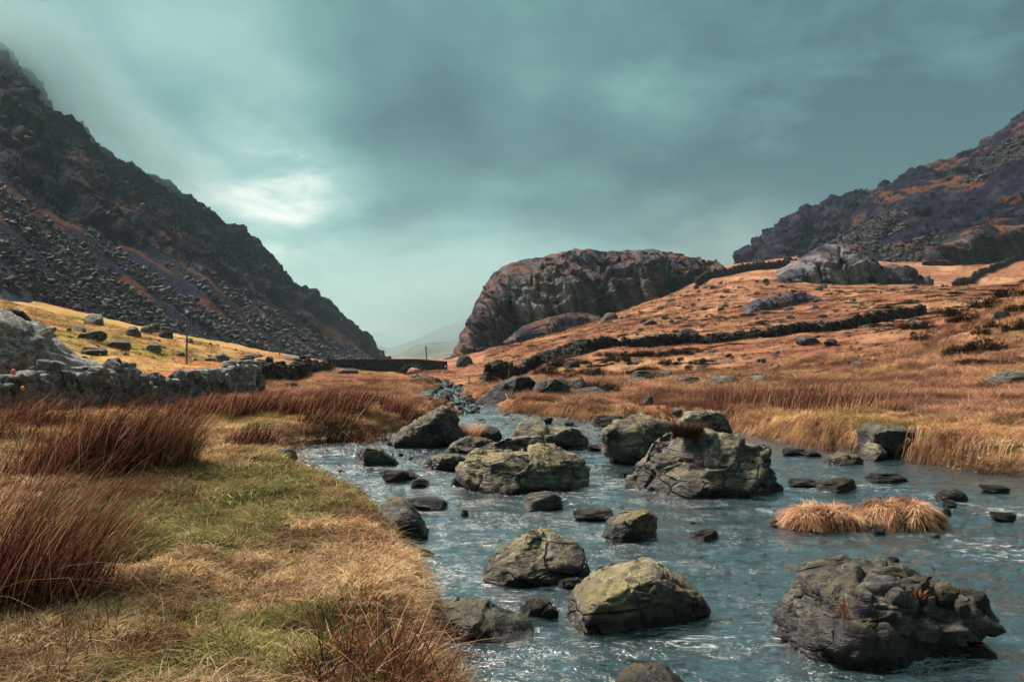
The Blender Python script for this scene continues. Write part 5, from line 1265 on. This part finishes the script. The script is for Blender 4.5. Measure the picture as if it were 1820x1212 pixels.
# mid grass: far bank, meadow beyond the bend
x, y, z, sd, r = field(42000, 11, 48, -0.62, 0.72, 0.08, 2)
n = len(x); protos = [grass_proto('mid', 60, .30, .16, .40, .014, M['hillgrass'], 30 + i, .8, wind=0.3) for i in range(4)] + [grass_proto('mid_tuft', 60, .18, .28, .55, .012, M['hillgrass'], 40 + i, .55, wind=0.3) for i in range(2)]
f1 = fbm(x / 4.5, y / 4.5, 6.1, 4)
yg = np.clip(sstep(.1, .7, fbm(x / 3, y / 3, 2.2, 3)) * .5 + 0.9 * np.exp(-((x - 5.7) ** 2 + (y - 14.3) ** 2) / 3) + (x < -1) * sstep(20, 14, y) * .6, 0, 1)
redm = sstep(-.05, .5, -f1 + .5 * fbm(x / 1.2, y / 1.2, 5.5, 3)) * .9 + 0.5 * np.exp(-((x - 7.5) / 4) ** 2 - ((y - 22) / 4) ** 2)
br1 = np.clip(.62 + .8 * fbm(x / 1.2, y / 1.2, 4.2, 3) + r.normal(size=n) * .2, 0, 1)
R_ = normal_rot(x, y, r, .8); R_[:, 2] = r.normal(size=n) * .9
s = (0.6 + r.random(n) * .6) * np.clip(np.hypot(x, y) / 24, .55, 1.25) * np.where(x < 0, .58, .74)
s = s * np.where(sd < .6, .8, 1.0) * np.clip(1 + .9 * fbm(x / 1.1, y / 1.1, 9.4, 3), .35, 1.6)
idx = np.where(r.random(n) < 0.12 + .25 * (f1 > .2), 4 + r.integers(0, 2, n), r.integers(0, 4, n))
instancer('moor_grass', np.stack([x, y, z - .02], 1), R_, np.stack([s, s, s * .8], 1), idx, np.stack([yg, br1, np.clip(redm, 0, 1)], 1), protos, 'orange wind combed moor grass on the banks and lower slope')

# far tufts
x, y, z, sd, r = field(26000, 42, 210, -0.62, 0.68, 0.3, 3)
k = (np.arctan2(x, y) > -0.03) | (np.hypot(x, y) < 120); x, y, z = x[k], y[k], z[k]; n = len(x)
protos = [grass_proto('far_tuft', 40, .7, .22, .5, .05, M['hillgrass'], 50 + i, .9, wind=0.3) for i in range(4)]
yg = np.clip(np.where(x < -12, .75, .1) + .3 * fbm(x / 15, y / 15, 3.3, 3), 0, 1); f1 = fbm(x / 11, y / 11, .3, 4)
redm = np.clip(sstep(-.15, .4, -f1 + .8 * fbm(x / 3, y / 3, 2.7, 3)), 0, 1) * np.where(x < -12, .5, 1)
br1 = np.clip(.58 + 1.1 * fbm(x / 3.2, y / 3.2, 1.9, 4) + r.normal(size=n) * .25, 0, 1)
R_ = normal_rot(x, y, r, .9); R_[:, 2] = r.normal(size=n) * .9; s = (0.6 + r.random(n) * .7) * np.clip(np.hypot(x, y) / 90, .6, 1.7)
instancer('slope_grass', np.stack([x, y, z - .05], 1), R_, np.stack([s, s, s * .6], 1), r.integers(0, 4, n), np.stack([yg, br1, redm], 1), protos, 'orange grass covering the far slopes')

# bank drapes: grass hanging over the water edge
def drape_proto(seed, mat, n=70, L=.34, w=.006):
    r = np.random.default_rng(seed); b = np.stack([r.uniform(-.10, .04, n), r.uniform(-.2, .2, n), r.normal(size=n) * .015], 1)
    Ls = L * r.uniform(.55, 1.25, n); az_ = r.normal(size=n) * .45
    return blade_mesh('drape', [blades(b, Ls, az_, r.uniform(.45, .8, n), r.uniform(-.25, .1, n), r.uniform(.35, .8, n), -r.uniform(1.0, 1.6, n), np.full(n, w), 5, seed)], mat)
pts, rot, scl, tin = [], [], [], []
r = np.random.default_rng(77)
RV = list(RIV[2:-2])
for i in range(len(RV) - 1):
    a, b = np.array(RV[i]), np.array(RV[i + 1]); L = np.hypot(*(b - a))
    if L > 8: continue
    dist = np.hypot(*((a + b) / 2)); m_ = int(L * (26 if dist < 12 else 15))
    nrm = np.array((-(b - a)[1], (b - a)[0])); nrm /= np.hypot(*nrm)
    for _ in range(m_):
        q = a + (b - a) * r.random()
        for sgn in (1, -1):
            t_ = q + nrm * sgn * 0.3
            if poly_sd(np.array([t_[0]]), np.array([t_[1]]), RIV)[0] > 0: break
        outn = nrm * sgn
        p = q + outn * r.uniform(.10, .5)
        if not not_blocked(np.array([p[0]]), np.array([p[1]]))[0]: continue
        sd_ = river_sd(np.array([p[0]]), np.array([p[1]]))[0]
        if sd_ < 0.12 or fbm(p[0] * .9, p[1] * .9, 3.0, 2) < -0.45: continue
        zz = H(np.array([p[0]]), np.array([p[1]]))[0]
        pts.append((p[0], p[1], zz)); rot.append((0, 0, math.atan2(-outn[1], -outn[0]) + r.normal() * .35)); s = r.uniform(.7, 1.25) * (1.0 if dist < 11 else 1.5)
        scl.append((s, s, s)); tin.append((np.clip(r.normal() * .25 + .25 * (pn(p[0], p[1], 1.0) > 0.1), 0, 1), np.clip(.65 + .5 * pn(p[0] * 1.3, p[1] * 1.3, 4) + r.normal() * .12, 0, 1), .7 * (r.random() < .25)))
pr = [drape_proto(300 + i, M['hillgrass']) for i in range(4)]
instancer('bank_grass', pts, rot, scl, r.integers(0, 4, len(pts)), np.array(tin), pr, 'straw coloured grass hanging over the river bank edges')

# ------------------------------------------------------------------ rushes
WIND = 0.12
def rush_clump(label, px, py, spread_x, spread_y, hgt, n, seed, lean=.45, width=.0065, z0=None, mat='rush', group='rush clumps on the left bank', messy=0.0, name='rush_clump'):
    q = G(px, py, .36); r = np.random.default_rng(seed)
    b = disc(n, 1.0, r); b[:, 0] *= spread_x; b[:, 1] *= spread_y
    gx_, gy_ = b[:, 0] + q[0], b[:, 1] + q[1]; zb = float(H(np.array([q[0]]), np.array([q[1]]))[0])
    b[:, 2] = H(gx_, gy_) - zb - .02
    L = hgt * r.uniform(.6, 1.15, n) * (1 - 0.25 * (b[:, 0] / spread_x) ** 2)
    az_ = WIND + r.normal(size=n) * (0.7 + messy) ; out_ = np.arctan2(b[:, 1], b[:, 0])
    wild = r.random(n) < .10 + messy * .3; az_ = np.where(wild, r.random(n) * 6.283, az_)
    l1 = np.abs(r.normal(size=n)) * .20 + lean * .3; l2 = lean * r.uniform(.2, 1.0, n); l2 = np.where(wild, l2 + .3, l2)
    u1 = np.full(n, 1.02); u2 = -(l1 + l2) ** 2 * .42
    broken = r.random(n) < .06 + messy * .2
    u2 = np.where(broken, -.75, u2); l2 = np.where(broken, l2 + .4, l2)
    V, F, c = blades(b, L, az_, l1, l2, u1, u2, width * r.uniform(.6, 1.2, n), 6, seed)
    # stems inside a clump share a tone so dark and rusty tufts read
    tone = 0.48 + 0.6 * fbm(b[:, 0] * 3.2 + seed, b[:, 1] * 3.2, 0.5, 2) + r.normal(size=n) * .27
    tone = np.where(r.random(n) < .08, .98, np.clip(tone, 0, .92))
    c[:, 0] = np.repeat(tone, 13)
    me = blade_mesh(name, [(V, F, c)], M[mat])
    return obj(name, me, loc=(q[0], q[1], zb), label=label, cat='rush clump', group=group)
rush_clump('tall foreground rush clump at the lower left edge', -70, 1078, .62, .55, 1.0, 1300, 1, .5, .0060)
rush_clump('foreground rushes right of the lower left edge clump', 70, 1066, .30, .36, .74, 480, 2, .5, .0056)
rush_clump('low foreground rush fringe nearest the bare grass', 150, 1040, .24, .3, .46, 170, 3, .45, .0052)
rush_clump('dense big rush clump in the middle of the left bank', 190, 838, .66, .60, .98, 1700, 4, .55, .0095)
rush_clump('right half of the big rushes leaning toward the river', 280, 836, .42, .50, .88, 1000, 5, .45, .0095)
rush_clump('left shoulder of the big rushes', 95, 842, .50, .6, .78, 800, 6, .6, .0095)
rush_clump('rushes behind the big clump against the stone wall', 60, 762, 1.0, .6, .70, 900, 7, .7, .013)
rush_clump('far left rushes at the picture edge below the wall', -60, 790, .9, .7, .70, 700, 8, .7, .013)
for i, (a, b, sx, h, lab) in enumerate(((385, 742, 1.0, .66, 'dark rush bed right of the big rushes below the wall end'), (455, 738, 1.0, .62, 'rusty rush bed in the middle of the bank terrace'), (525, 735, 1.0, .60, 'rusty rush bed above the river bend'),
                                        (590, 738, .8, .62, 'rush bed at the right end of the terrace row'), (650, 722, .7, .45, 'small rush tuft in the mid meadow left of the pyramid boulder'), (720, 728, .7, .42, 'low rush tuft in the mid meadow nearest the stream'),
                                        (455, 788, .5, .36, 'brown tuft on the cut bank by the river bend'), (590, 749, .7, .38, 'brown tuft hanging above the river bend beach'), (690, 752, .8, .40, 'dark brown tuft overhanging the hollow beside the pyramid boulder'))):
    rush_clump(lab, a, b, sx, .9 if h > .5 else .5, h, 900, 20 + i, .45, .016)
for i, (a, b) in enumerate(((1300, 722), (1350, 728), (1400, 730), (1450, 735), (1500, 735), (1545, 728), (1380, 705), (1470, 705), (1420, 690), (1530, 700))):
    rush_clump('thin reddish rushes standing in the orange grass beyond the river', a, b, 1.3, 1.0, .42, 420, 40 + i, .25, .012, group='rushes beyond the river')
rush_clump('messy dead stalks at the bottom centre bank edge', 690, 1200, .40, .36, .34, 620, 60, .6, .0062, messy=1.0)
rush_clump('broken dead stalks behind the bottom centre tangle', 640, 1110, .30, .35, .22, 260, 61, .6, .006, messy=1.0)
rush_clump('scattered dry stalks at the foot of the foreground rushes', 230, 1150, .5, .45, .30, 260, 62, .7, .005, messy=1.2)

# ------------------------------------------------------------------ grass islets in the river
def islet(label, x0, x1, yt, yb, seed):
    q = G((x0 + x1) / 2, yb - 8); w = (x1 - x0) / F_PX * q[1] / 2; h = (yb - yt) / F_PX * q[1] * .70; dep = w * .62
    root = obj('grass_islet', None, loc=(q[0], q[1] + dep * .75, 0), label=label, cat='grass islet', group='grass islets in the river')
    def shape(u):                                            # flat topped, lumpy mound
        p = np.sign(u) * np.abs(u) ** np.array((.75, .75, .55)) * np.array((w * .88, dep * .9, h * .80))
        return p * (1 + .20 * fbm(p[:, 0] * 5 + seed, p[:, 1] * 5, p[:, 2] * 3, 3))[:, None]
    v, f = ico(5); v = shape(v); v[:, 2] = np.maximum(v[:, 2], -.12)
    me = mesh_np('mound', v, f); set_col(me, 'Col', np.broadcast_to(np.array((.16, .08, .035)), (len(v), 3))); obj('mound', me, M['ground'], parent=root)
    r = np.random.default_rng(seed); n = 5200
    u = r.normal(size=(n, 3)); u[:, 2] = np.abs(u[:, 2]); u /= np.linalg.norm(u, axis=1)[:, None]
    b = shape(u) * .97
    cen = r.uniform(-1, 1, (7, 2)) * np.array((w * .8, dep * .7))          # several crowns that the blades fall away from
    dd = ((b[:, None, :2] - cen[None]) ** 2).sum(-1); j = dd.argmin(1); rel = b[:, :2] - cen[j]
    az_ = np.arctan2(rel[:, 1] + u[:, 1] * .10, rel[:, 0] + u[:, 0] * .10) + 1.2 * pn(b[:, 0] * 4 + seed, b[:, 1] * 4, 1.0) + r.normal(size=n) * .45
    rad = np.hypot(u[:, 0], u[:, 1]); L = r.uniform(.08, .22, n)
    c0 = np.clip(.58 + .8 * pn(b[:, 0] * 6, b[:, 1] * 6, b[:, 2] * 6 + seed) + r.normal(size=n) * .22, 0, 1)
    V, F, c = blades(b, L, az_, r.uniform(.3, .8, n), r.uniform(-.1, .3, n), r.uniform(.2, .7, n), -r.uniform(.5, 1.2, n) * np.clip(rad + .1, .3, 1), np.full(n, .0075), 5, seed)
    V[:, 2] = np.maximum(V[:, 2], 0.012); c[:, 0] = np.repeat(c0, 11)
    obj('grass', blade_mesh('grass', [(V, F, c)], M['tussock']), parent=root)
islet('left lower of two straw coloured grass islets in the river', 1404, 1558, 893, 950, 3)
islet('right larger of two straw coloured grass islets in the river', 1540, 1688, 876, 950, 9)
def tuft(label, p, rad, L, n, mat, seed, name='grass_tuft', cat='grass tuft', hang=0.0, w=.005):
    r = np.random.default_rng(seed); b = disc(n, rad, r); az_ = np.arctan2(b[:, 1], b[:, 0]) + r.normal(size=n) * .6
    V, F, c = blades(b, L * r.uniform(.5, 1.1, n), az_, r.uniform(.15, .6, n), r.uniform(0, .4, n), np.full(n, 1.0 - hang), -r.uniform(.1, .5, n) - hang, np.full(n, w), 4, seed)
    obj(name, blade_mesh(name, [(V, F, c)], M[mat]), loc=p, label=label, cat=cat)
tuft('brown heather tuft growing on the crest of the largest boulder', P(1220, 776, 9.95), .15, .24, 1500, 'deadheather', 1, 'heather_tuft', 'heather', w=.008)
tuft('small dry grass tuft on the lower right flank of the largest boulder', P(1350, 868, 9.62), .035, .11, 60, 'tussock', 2, hang=.5)
tuft('orange grass tuft beside the right flank of the pyramid boulder', P(826, 778, 15.3), .28, .40, 700, 'tussock', 3, w=.010)
tuft('red brown dead leaf tuft lodged on the layered boulder', P(1634, 1062, 4.48), .03, .06, 90, 'rush', 4, w=.006)
r = np.random.default_rng(5); n = 46                       # dead grass hanging down the layered boulder front
b = np.zeros((n, 3)) + r.normal(size=(n, 3)) * (.014, .008, .03)
V, F, c = blades(b, r.uniform(.06, .20, n), -.9 + r.normal(size=n) * .9, r.uniform(.0, .30, n), r.uniform(-.15, .15, n), r.uniform(.0, .25, n), -r.uniform(.6, 1.25, n), np.full(n, .0045), 7, 5)
c[:, 0] = .55 + .45 * c[:, 0]
obj('grass_tuft', blade_mesh('grass_tuft', [(V, F, c)], M['rush']), loc=P(1500, 1072, 4.43), label='strand of dead grass hanging down the layered boulder', cat='grass tuft')

# ------------------------------------------------------------------ heather bushes
def heather_mesh(seed):
    r = np.random.default_rng(seed); n = 2200
    th = r.random(n) * 6.283; q = np.sqrt(r.random(n)) * .55
    b = np.stack([np.cos(th) * q, np.sin(th) * q, .10 + .45 * np.sqrt(np.maximum(0, 1 - (q / .58) ** 2)) * r.uniform(.15, 1, n)], 1)
    b[:, 2] *= 1 + .6 * pn(b[:, 0] * 4 + seed, b[:, 1] * 4, .5); b[:, :2] *= (1 + .55 * pn(np.cos(th) * 2.2 + seed, np.sin(th) * 2.2, 1.0))[:, None]
    kp = pn(b[:, 0] * 5 - seed, b[:, 1] * 5, 3.3) > -.22; b, th = b[kp], th[kp]; n = len(b)
    return blade_mesh('heather', [blades(b, r.uniform(.08, .20, n), th + r.normal(size=n) * .8, r.uniform(.2, .7, n), r.uniform(-.1, .2, n), r.uniform(.5, 1, n), -r.uniform(0, .3, n), np.full(n, .020), 3, seed)], M['heather'])
HM = [heather_mesh(i) for i in range(4)]
heath = [(1712, 633, 40, 24), (1752, 628, 44, 26), (1745, 600, 26, 20), (1768, 590, 22, 16), (1715, 582, 40, 22), (1808, 590, 34, 24), (1690, 566, 50, 16), (1760, 552, 46, 22), (1800, 535, 40, 22), (1630, 590, 44, 20), (1640, 612, 34, 16), (1590, 566, 40, 14), (1815, 560, 30, 18), (1735, 645, 46, 10), (1790, 648, 50, 10),
         (1000, 655, 40, 18), (1035, 668, 34, 16), (1070, 668, 44, 16), (1100, 652, 50, 16), (1130, 645, 44, 14), (1165, 640, 50, 14), (1205, 636, 44, 14), (1085, 640, 40, 12), (1150, 658, 34, 12), (970, 672, 32, 20), (1240, 650, 30, 10), (1120, 668, 40, 14), (1048, 692, 70, 22), (1030, 650, 36, 14), (1190, 650, 40, 12), (1170, 672, 36, 12), (1015, 675, 30, 14), (1235, 672, 34, 12)]
for i, (px, py, w, h) in enumerate(heath):
    p = hit(px, py) if i != 27 else P(1062, 698, 26.2)
    right = px > 1500
    o = obj('heather_bush', HM[i % 4], loc=(p[0], p[1], p[2] - .05), label='dark heather bush on the right knoll' if right else 'dark heather bush below the long wall', cat='heather', group='heather on the right knoll' if right else 'heather below the long wall')
    s = w / F_PX * p[1] * (1.5 if right else 1.25); o.scale = (s, s * .8, h / F_PX * p[1] * 1.7); o.rotation_euler = (0, 0, random.uniform(0, 6.28))
ORD = 'first second third fourth fifth sixth seventh eighth ninth tenth eleventh twelfth thirteenth fourteenth fifteenth sixteenth seventeenth eighteenth'.split()
for gname, text in (('heather on the right knoll', 'dark heather bush on the right knoll, %s from the left'), ('heather below the long wall', 'dark heather bush below the long wall, %s from the left'), ('rushes beyond the river', 'thin reddish rush patch in orange grass beyond the river, %s from the left')):
    mem = sorted((o for o in C.objects if o.get('group') == gname), key=lambda o: o.location.x / o.location.y)
    for i, o in enumerate(mem): o['label'] = text % ORD[i]
# low heather and dead bracken in patches too many to count
x, y, z, sd, r = field(7000, 30, 190, 0.0, 0.60, 1.0, 21)
k = (fbm(x / 7, y / 7, 6.6, 4) + .35 * fbm(x / 1.6, y / 1.6, 2.2, 2) > .30); x, y, z = x[k], y[k], z[k]; n = len(x)
sc_ = r.uniform(.35, .9, n) * np.clip(np.hypot(x, y) / 60, .6, 1.8)
instancer('ground_heather', np.stack([x, y, z - .08], 1), np.stack([np.zeros(n), np.zeros(n), r.random(n) * 6.28], 1), np.stack([sc_, sc_, sc_ * .38], 1), r.integers(0, 4, n), np.zeros((n, 3)), HM, 'low dark heather and bracken in patches on the right slope')
# bare bushes on the right skyline
def bare_bush(label, px, py, d, h, seed):
    r = random.Random(seed); v, e = [], []
    bm = bmesh.new()
    def limb(p, dr, L, rad, dep):
        q = p + dr * L
        ring = []
        a = dr.orthogonal().normalized(); b = dr.cross(a)
        r0 = [bm.verts.new(p + (a * math.cos(t) + b * math.sin(t)) * rad) for t in (0, 2.1, 4.2)]; r1 = [bm.verts.new(q + (a * math.cos(t) + b * math.sin(t)) * rad * .65) for t in (0, 2.1, 4.2)]
        for k in range(3): bm.faces.new((r0[k], r0[(k + 1) % 3], r1[(k + 1) % 3], r1[k]))
        if dep: 
            for _ in range(3): limb(q, (dr + Vector((r.uniform(-.7, .7), r.uniform(-.7, .7), r.uniform(-.2, .6)))).normalized(), L * r.uniform(.55, .8), rad * .6, dep - 1)
    for _ in range(4): limb(Vector((r.uniform(-.1, .1) * h, 0, -.6)), Vector((r.uniform(-.6, .6), r.uniform(-.5, .5), 1)).normalized(), h * .36, h * .035, 4)
    me = bpy.data.meshes.new('bare_bush'); bm.to_mesh(me); bm.free(); p = P(px, py, d)
    obj('bare_bush', me, M['black'], loc=p, label=label, cat='bush')
def ridge_d(px): return float(np.interp(px, [1395, 1560, 1820], [300, 390, 360])) - 3
bare_bush('bare bush highest on the right skyline', 1812, 212, ridge_d(1812), 3.4, 1)
bare_bush('small bare tree on the right skyline left of the highest bush', 1777, 243, ridge_d(1777), 3.6, 2)
bare_bush('low bare shrub lowest on the right skyline', 1755, 258, ridge_d(1755), 2.4, 3)

# ------------------------------------------------------------------ loose rock: scree and bed pebbles
SV = [stone_variant(400 + i, 2, 5, 0.5) for i in range(6)]
SM = [mesh_np('scree_stone_%d' % i, *s, smooth=False) for i, s in enumerate(SV)]
for me in SM: me.materials.append(M['scree'])
r = np.random.default_rng(9)
w_ = (LM_scr ** 1.2) * (LM_vv < .55) * (LM_vv > .02) * sstep(.6, .2, LM_vv) + 0.012 * (LM_vv < .9)
w_ = w_ * (1 / (LM_v[:, 1] ** 0.6)); ids = r.choice(len(w_), 60000, p=w_ / w_.sum())
pp = LM_v[ids] + r.normal(size=(len(ids), 3)) * .6; s = (0.11 + 0.85 * r.random(len(ids)) ** 9) * np.clip(pp[:, 1] / 130, .7, 1.8)
instancer('scree', pp - LM_N[ids] * .15, np.stack([r.normal(size=len(ids)) * .3, r.normal(size=len(ids)) * .3 + .3, r.random(len(ids)) * 6.28], 1), np.stack([s * 1.3, s, s * .55], 1), r.integers(0, 6, len(ids)), np.zeros((len(ids), 3)) + .5, SM, 'grey scree blocks covering the lower left mountainside')
SM2 = [me.copy() for me in SM]
for me in SM2: me.materials.clear(); me.materials.append(M['scree_dark'])
w_ = (RM_vv < .8) * (RM_vv > .03) * sstep(0.0, .4, fbm(RM_v[:, 0] / 40, RM_v[:, 1] / 40, RM_v[:, 2] / 30, 3) + .05) * (RM_v[:, 0] / RM_v[:, 1] < .75)
ids = r.choice(len(w_), 16000, p=w_ / w_.sum()); pp = RM_v[ids]; s = 0.35 + 1.5 * r.random(len(ids)) ** 5
instancer('scree', pp - RM_N[ids] * .2, np.stack([r.normal(size=len(ids)) * .3, r.normal(size=len(ids)) * .3, r.random(len(ids)) * 6.28], 1), np.stack([s * 1.3, s, s * .6], 1), r.integers(0, 6, len(ids)), np.zeros((len(ids), 3)) + .5, SM2, 'dark scree blocks on the right mountainside')
for m_, lst in LOOSE.items():
    ml = [stone_mesh(i, m_) for i in range(8)]
    instancer('loose_stones', [t[0] for t in lst], [t[1] for t in lst], [t[2] for t in lst], r.integers(0, 8, len(lst)), np.zeros((len(lst), 3)) + .5, ml, 'small loose stones strewn over the slopes and stream')
SM3 = [me.copy() for me in SM]
for me in SM3: me.materials.clear(); me.materials.append(M['pebble'])
n = 9000; R = np.exp(r.uniform(math.log(2.5), math.log(22), n)); A = r.uniform(-.35, .75, n); x, y = np.sin(A) * R, np.cos(A) * R; sd = river_sd(x, y); k = sd < -.02
x, y, sd = x[k], y[k], sd[k]; z = H(x, y, sd); s = (.03 + .13 * r.random(len(x)) ** 3) * np.clip(R[k] / 6, .6, 1.5)
s = np.minimum(s, .14)
instancer('river_pebbles', np.stack([x, y, z - .01], 1), np.stack([r.normal(size=len(x)) * .2, r.normal(size=len(x)) * .2, r.random(len(x)) * 6.28], 1), np.stack([s * 1.3, s, s * .6], 1), r.integers(0, 6, len(x)), np.zeros((len(x), 3)) + .5, SM3, 'brown pebbles and cobbles on the river bed')

# ------------------------------------------------------------------ air: valley haze and mist on the left ridge
def box_mesh(lo, hi):
    bm = bmesh.new(); bmesh.ops.create_cube(bm, size=1); me = bpy.data.meshes.new('haze')
    for v in bm.verts: v.co = Vector([lo[i] if v.co[i] < 0 else hi[i] for i in range(3)])
    bm.to_mesh(me); bm.free(); return me
def vol_mat(name, dens, colr, aniso=0.2):
    m, g, out = new_mat(name)
    pv = g.new('ShaderNodeVolumePrincipled'); pv.inputs['Density'].default_value = dens; pv.inputs['Color'].default_value = (*colr, 1); pv.inputs['Anisotropy'].default_value = aniso
    g.l.new(pv.outputs[0], out.inputs['Volume']); return m
zmax = max(max(v.z for v in [o.matrix_world @ Vector(c) for c in o.bound_box]) for o in C.objects if o.type == 'MESH' and o.name.startswith(('mountain', 'distant', 'ground', 'crag')))
zmin = min(min(v.z for v in [o.matrix_world @ Vector(c) for c in o.bound_box]) for o in C.objects if o.type == 'MESH' and o.name.startswith(('mountain', 'distant', 'ground', 'crag')))
print('z range', zmin, zmax)
obj('haze', box_mesh((-2750, -2750, zmin - 1.5), (2750, 2900, max(zmax, 240.0) + 4)), vol_mat('valley_haze', 0.00011, (0.55, 0.80, 0.88)), kind='stuff', label='thin valley haze')
mist_m, g, out = new_mat('ridge_mist')
tcn = g.new('ShaderNodeTexCoord'); oc = tcn.outputs['Object']
fall = g.math('SUBTRACT', 1.0, g.vmath('LENGTH', oc), clamp=True)
wisp = g.ramp(g.noise(oc, 2.2, 4, 0.6, 0.4), [(0.36, 0.0), (0.62, 1.0)])
pv = g.new('ShaderNodeVolumePrincipled'); pv.inputs['Color'].default_value = (0.50, 0.70, 0.74, 1)
g.l.new(g.math('MULTIPLY', g.math('MULTIPLY', g.math('POWER', fall, 1.4), wisp), 0.050), pv.inputs['Density']); g.l.new(pv.outputs[0], out.inputs['Volume'])
def mist(px, py, d, rx, ry, rz, tilt):
    v, f = ico(3)
    o = obj('mist', mesh_np('mist', v * 1.02, f), mist_m, loc=P(px, py, d), kind='stuff', label='soft mist clinging to a mountain ridge'); o.scale = (rx, ry, rz); o.rotation_euler = (0, tilt, -.3)
mist(80, 120, 345, 50, 45, 26, .9); mist(215, 225, 385, 55, 45, 24, .75); mist(310, 290, 425, 45, 45, 18, .65)
mist(40, 80, 340, 60, 50, 34, .9)
mist(705, 560, 1000, 330, 170, 120, 0.0); mist(820, 520, 1550, 480, 250, 170, 0.0); mist(1290, 455, 560, 110, 90, 60, 0.0)
for o in C.objects:
    if o.name.startswith('mist') and o.location.y > 500:
        if 'far_mist' not in bpy.data.materials:
            fm = mist_m.copy(); fm.name = 'far_mist'
            for nd in fm.node_tree.nodes:
                if nd.type == 'MATH' and abs(nd.inputs[1].default_value - 0.050) < 1e-6: nd.inputs[1].default_value = 0.012
        o.data.materials[0] = bpy.data.materials['far_mist']; o['label'] = 'soft low cloud filling the valley head'
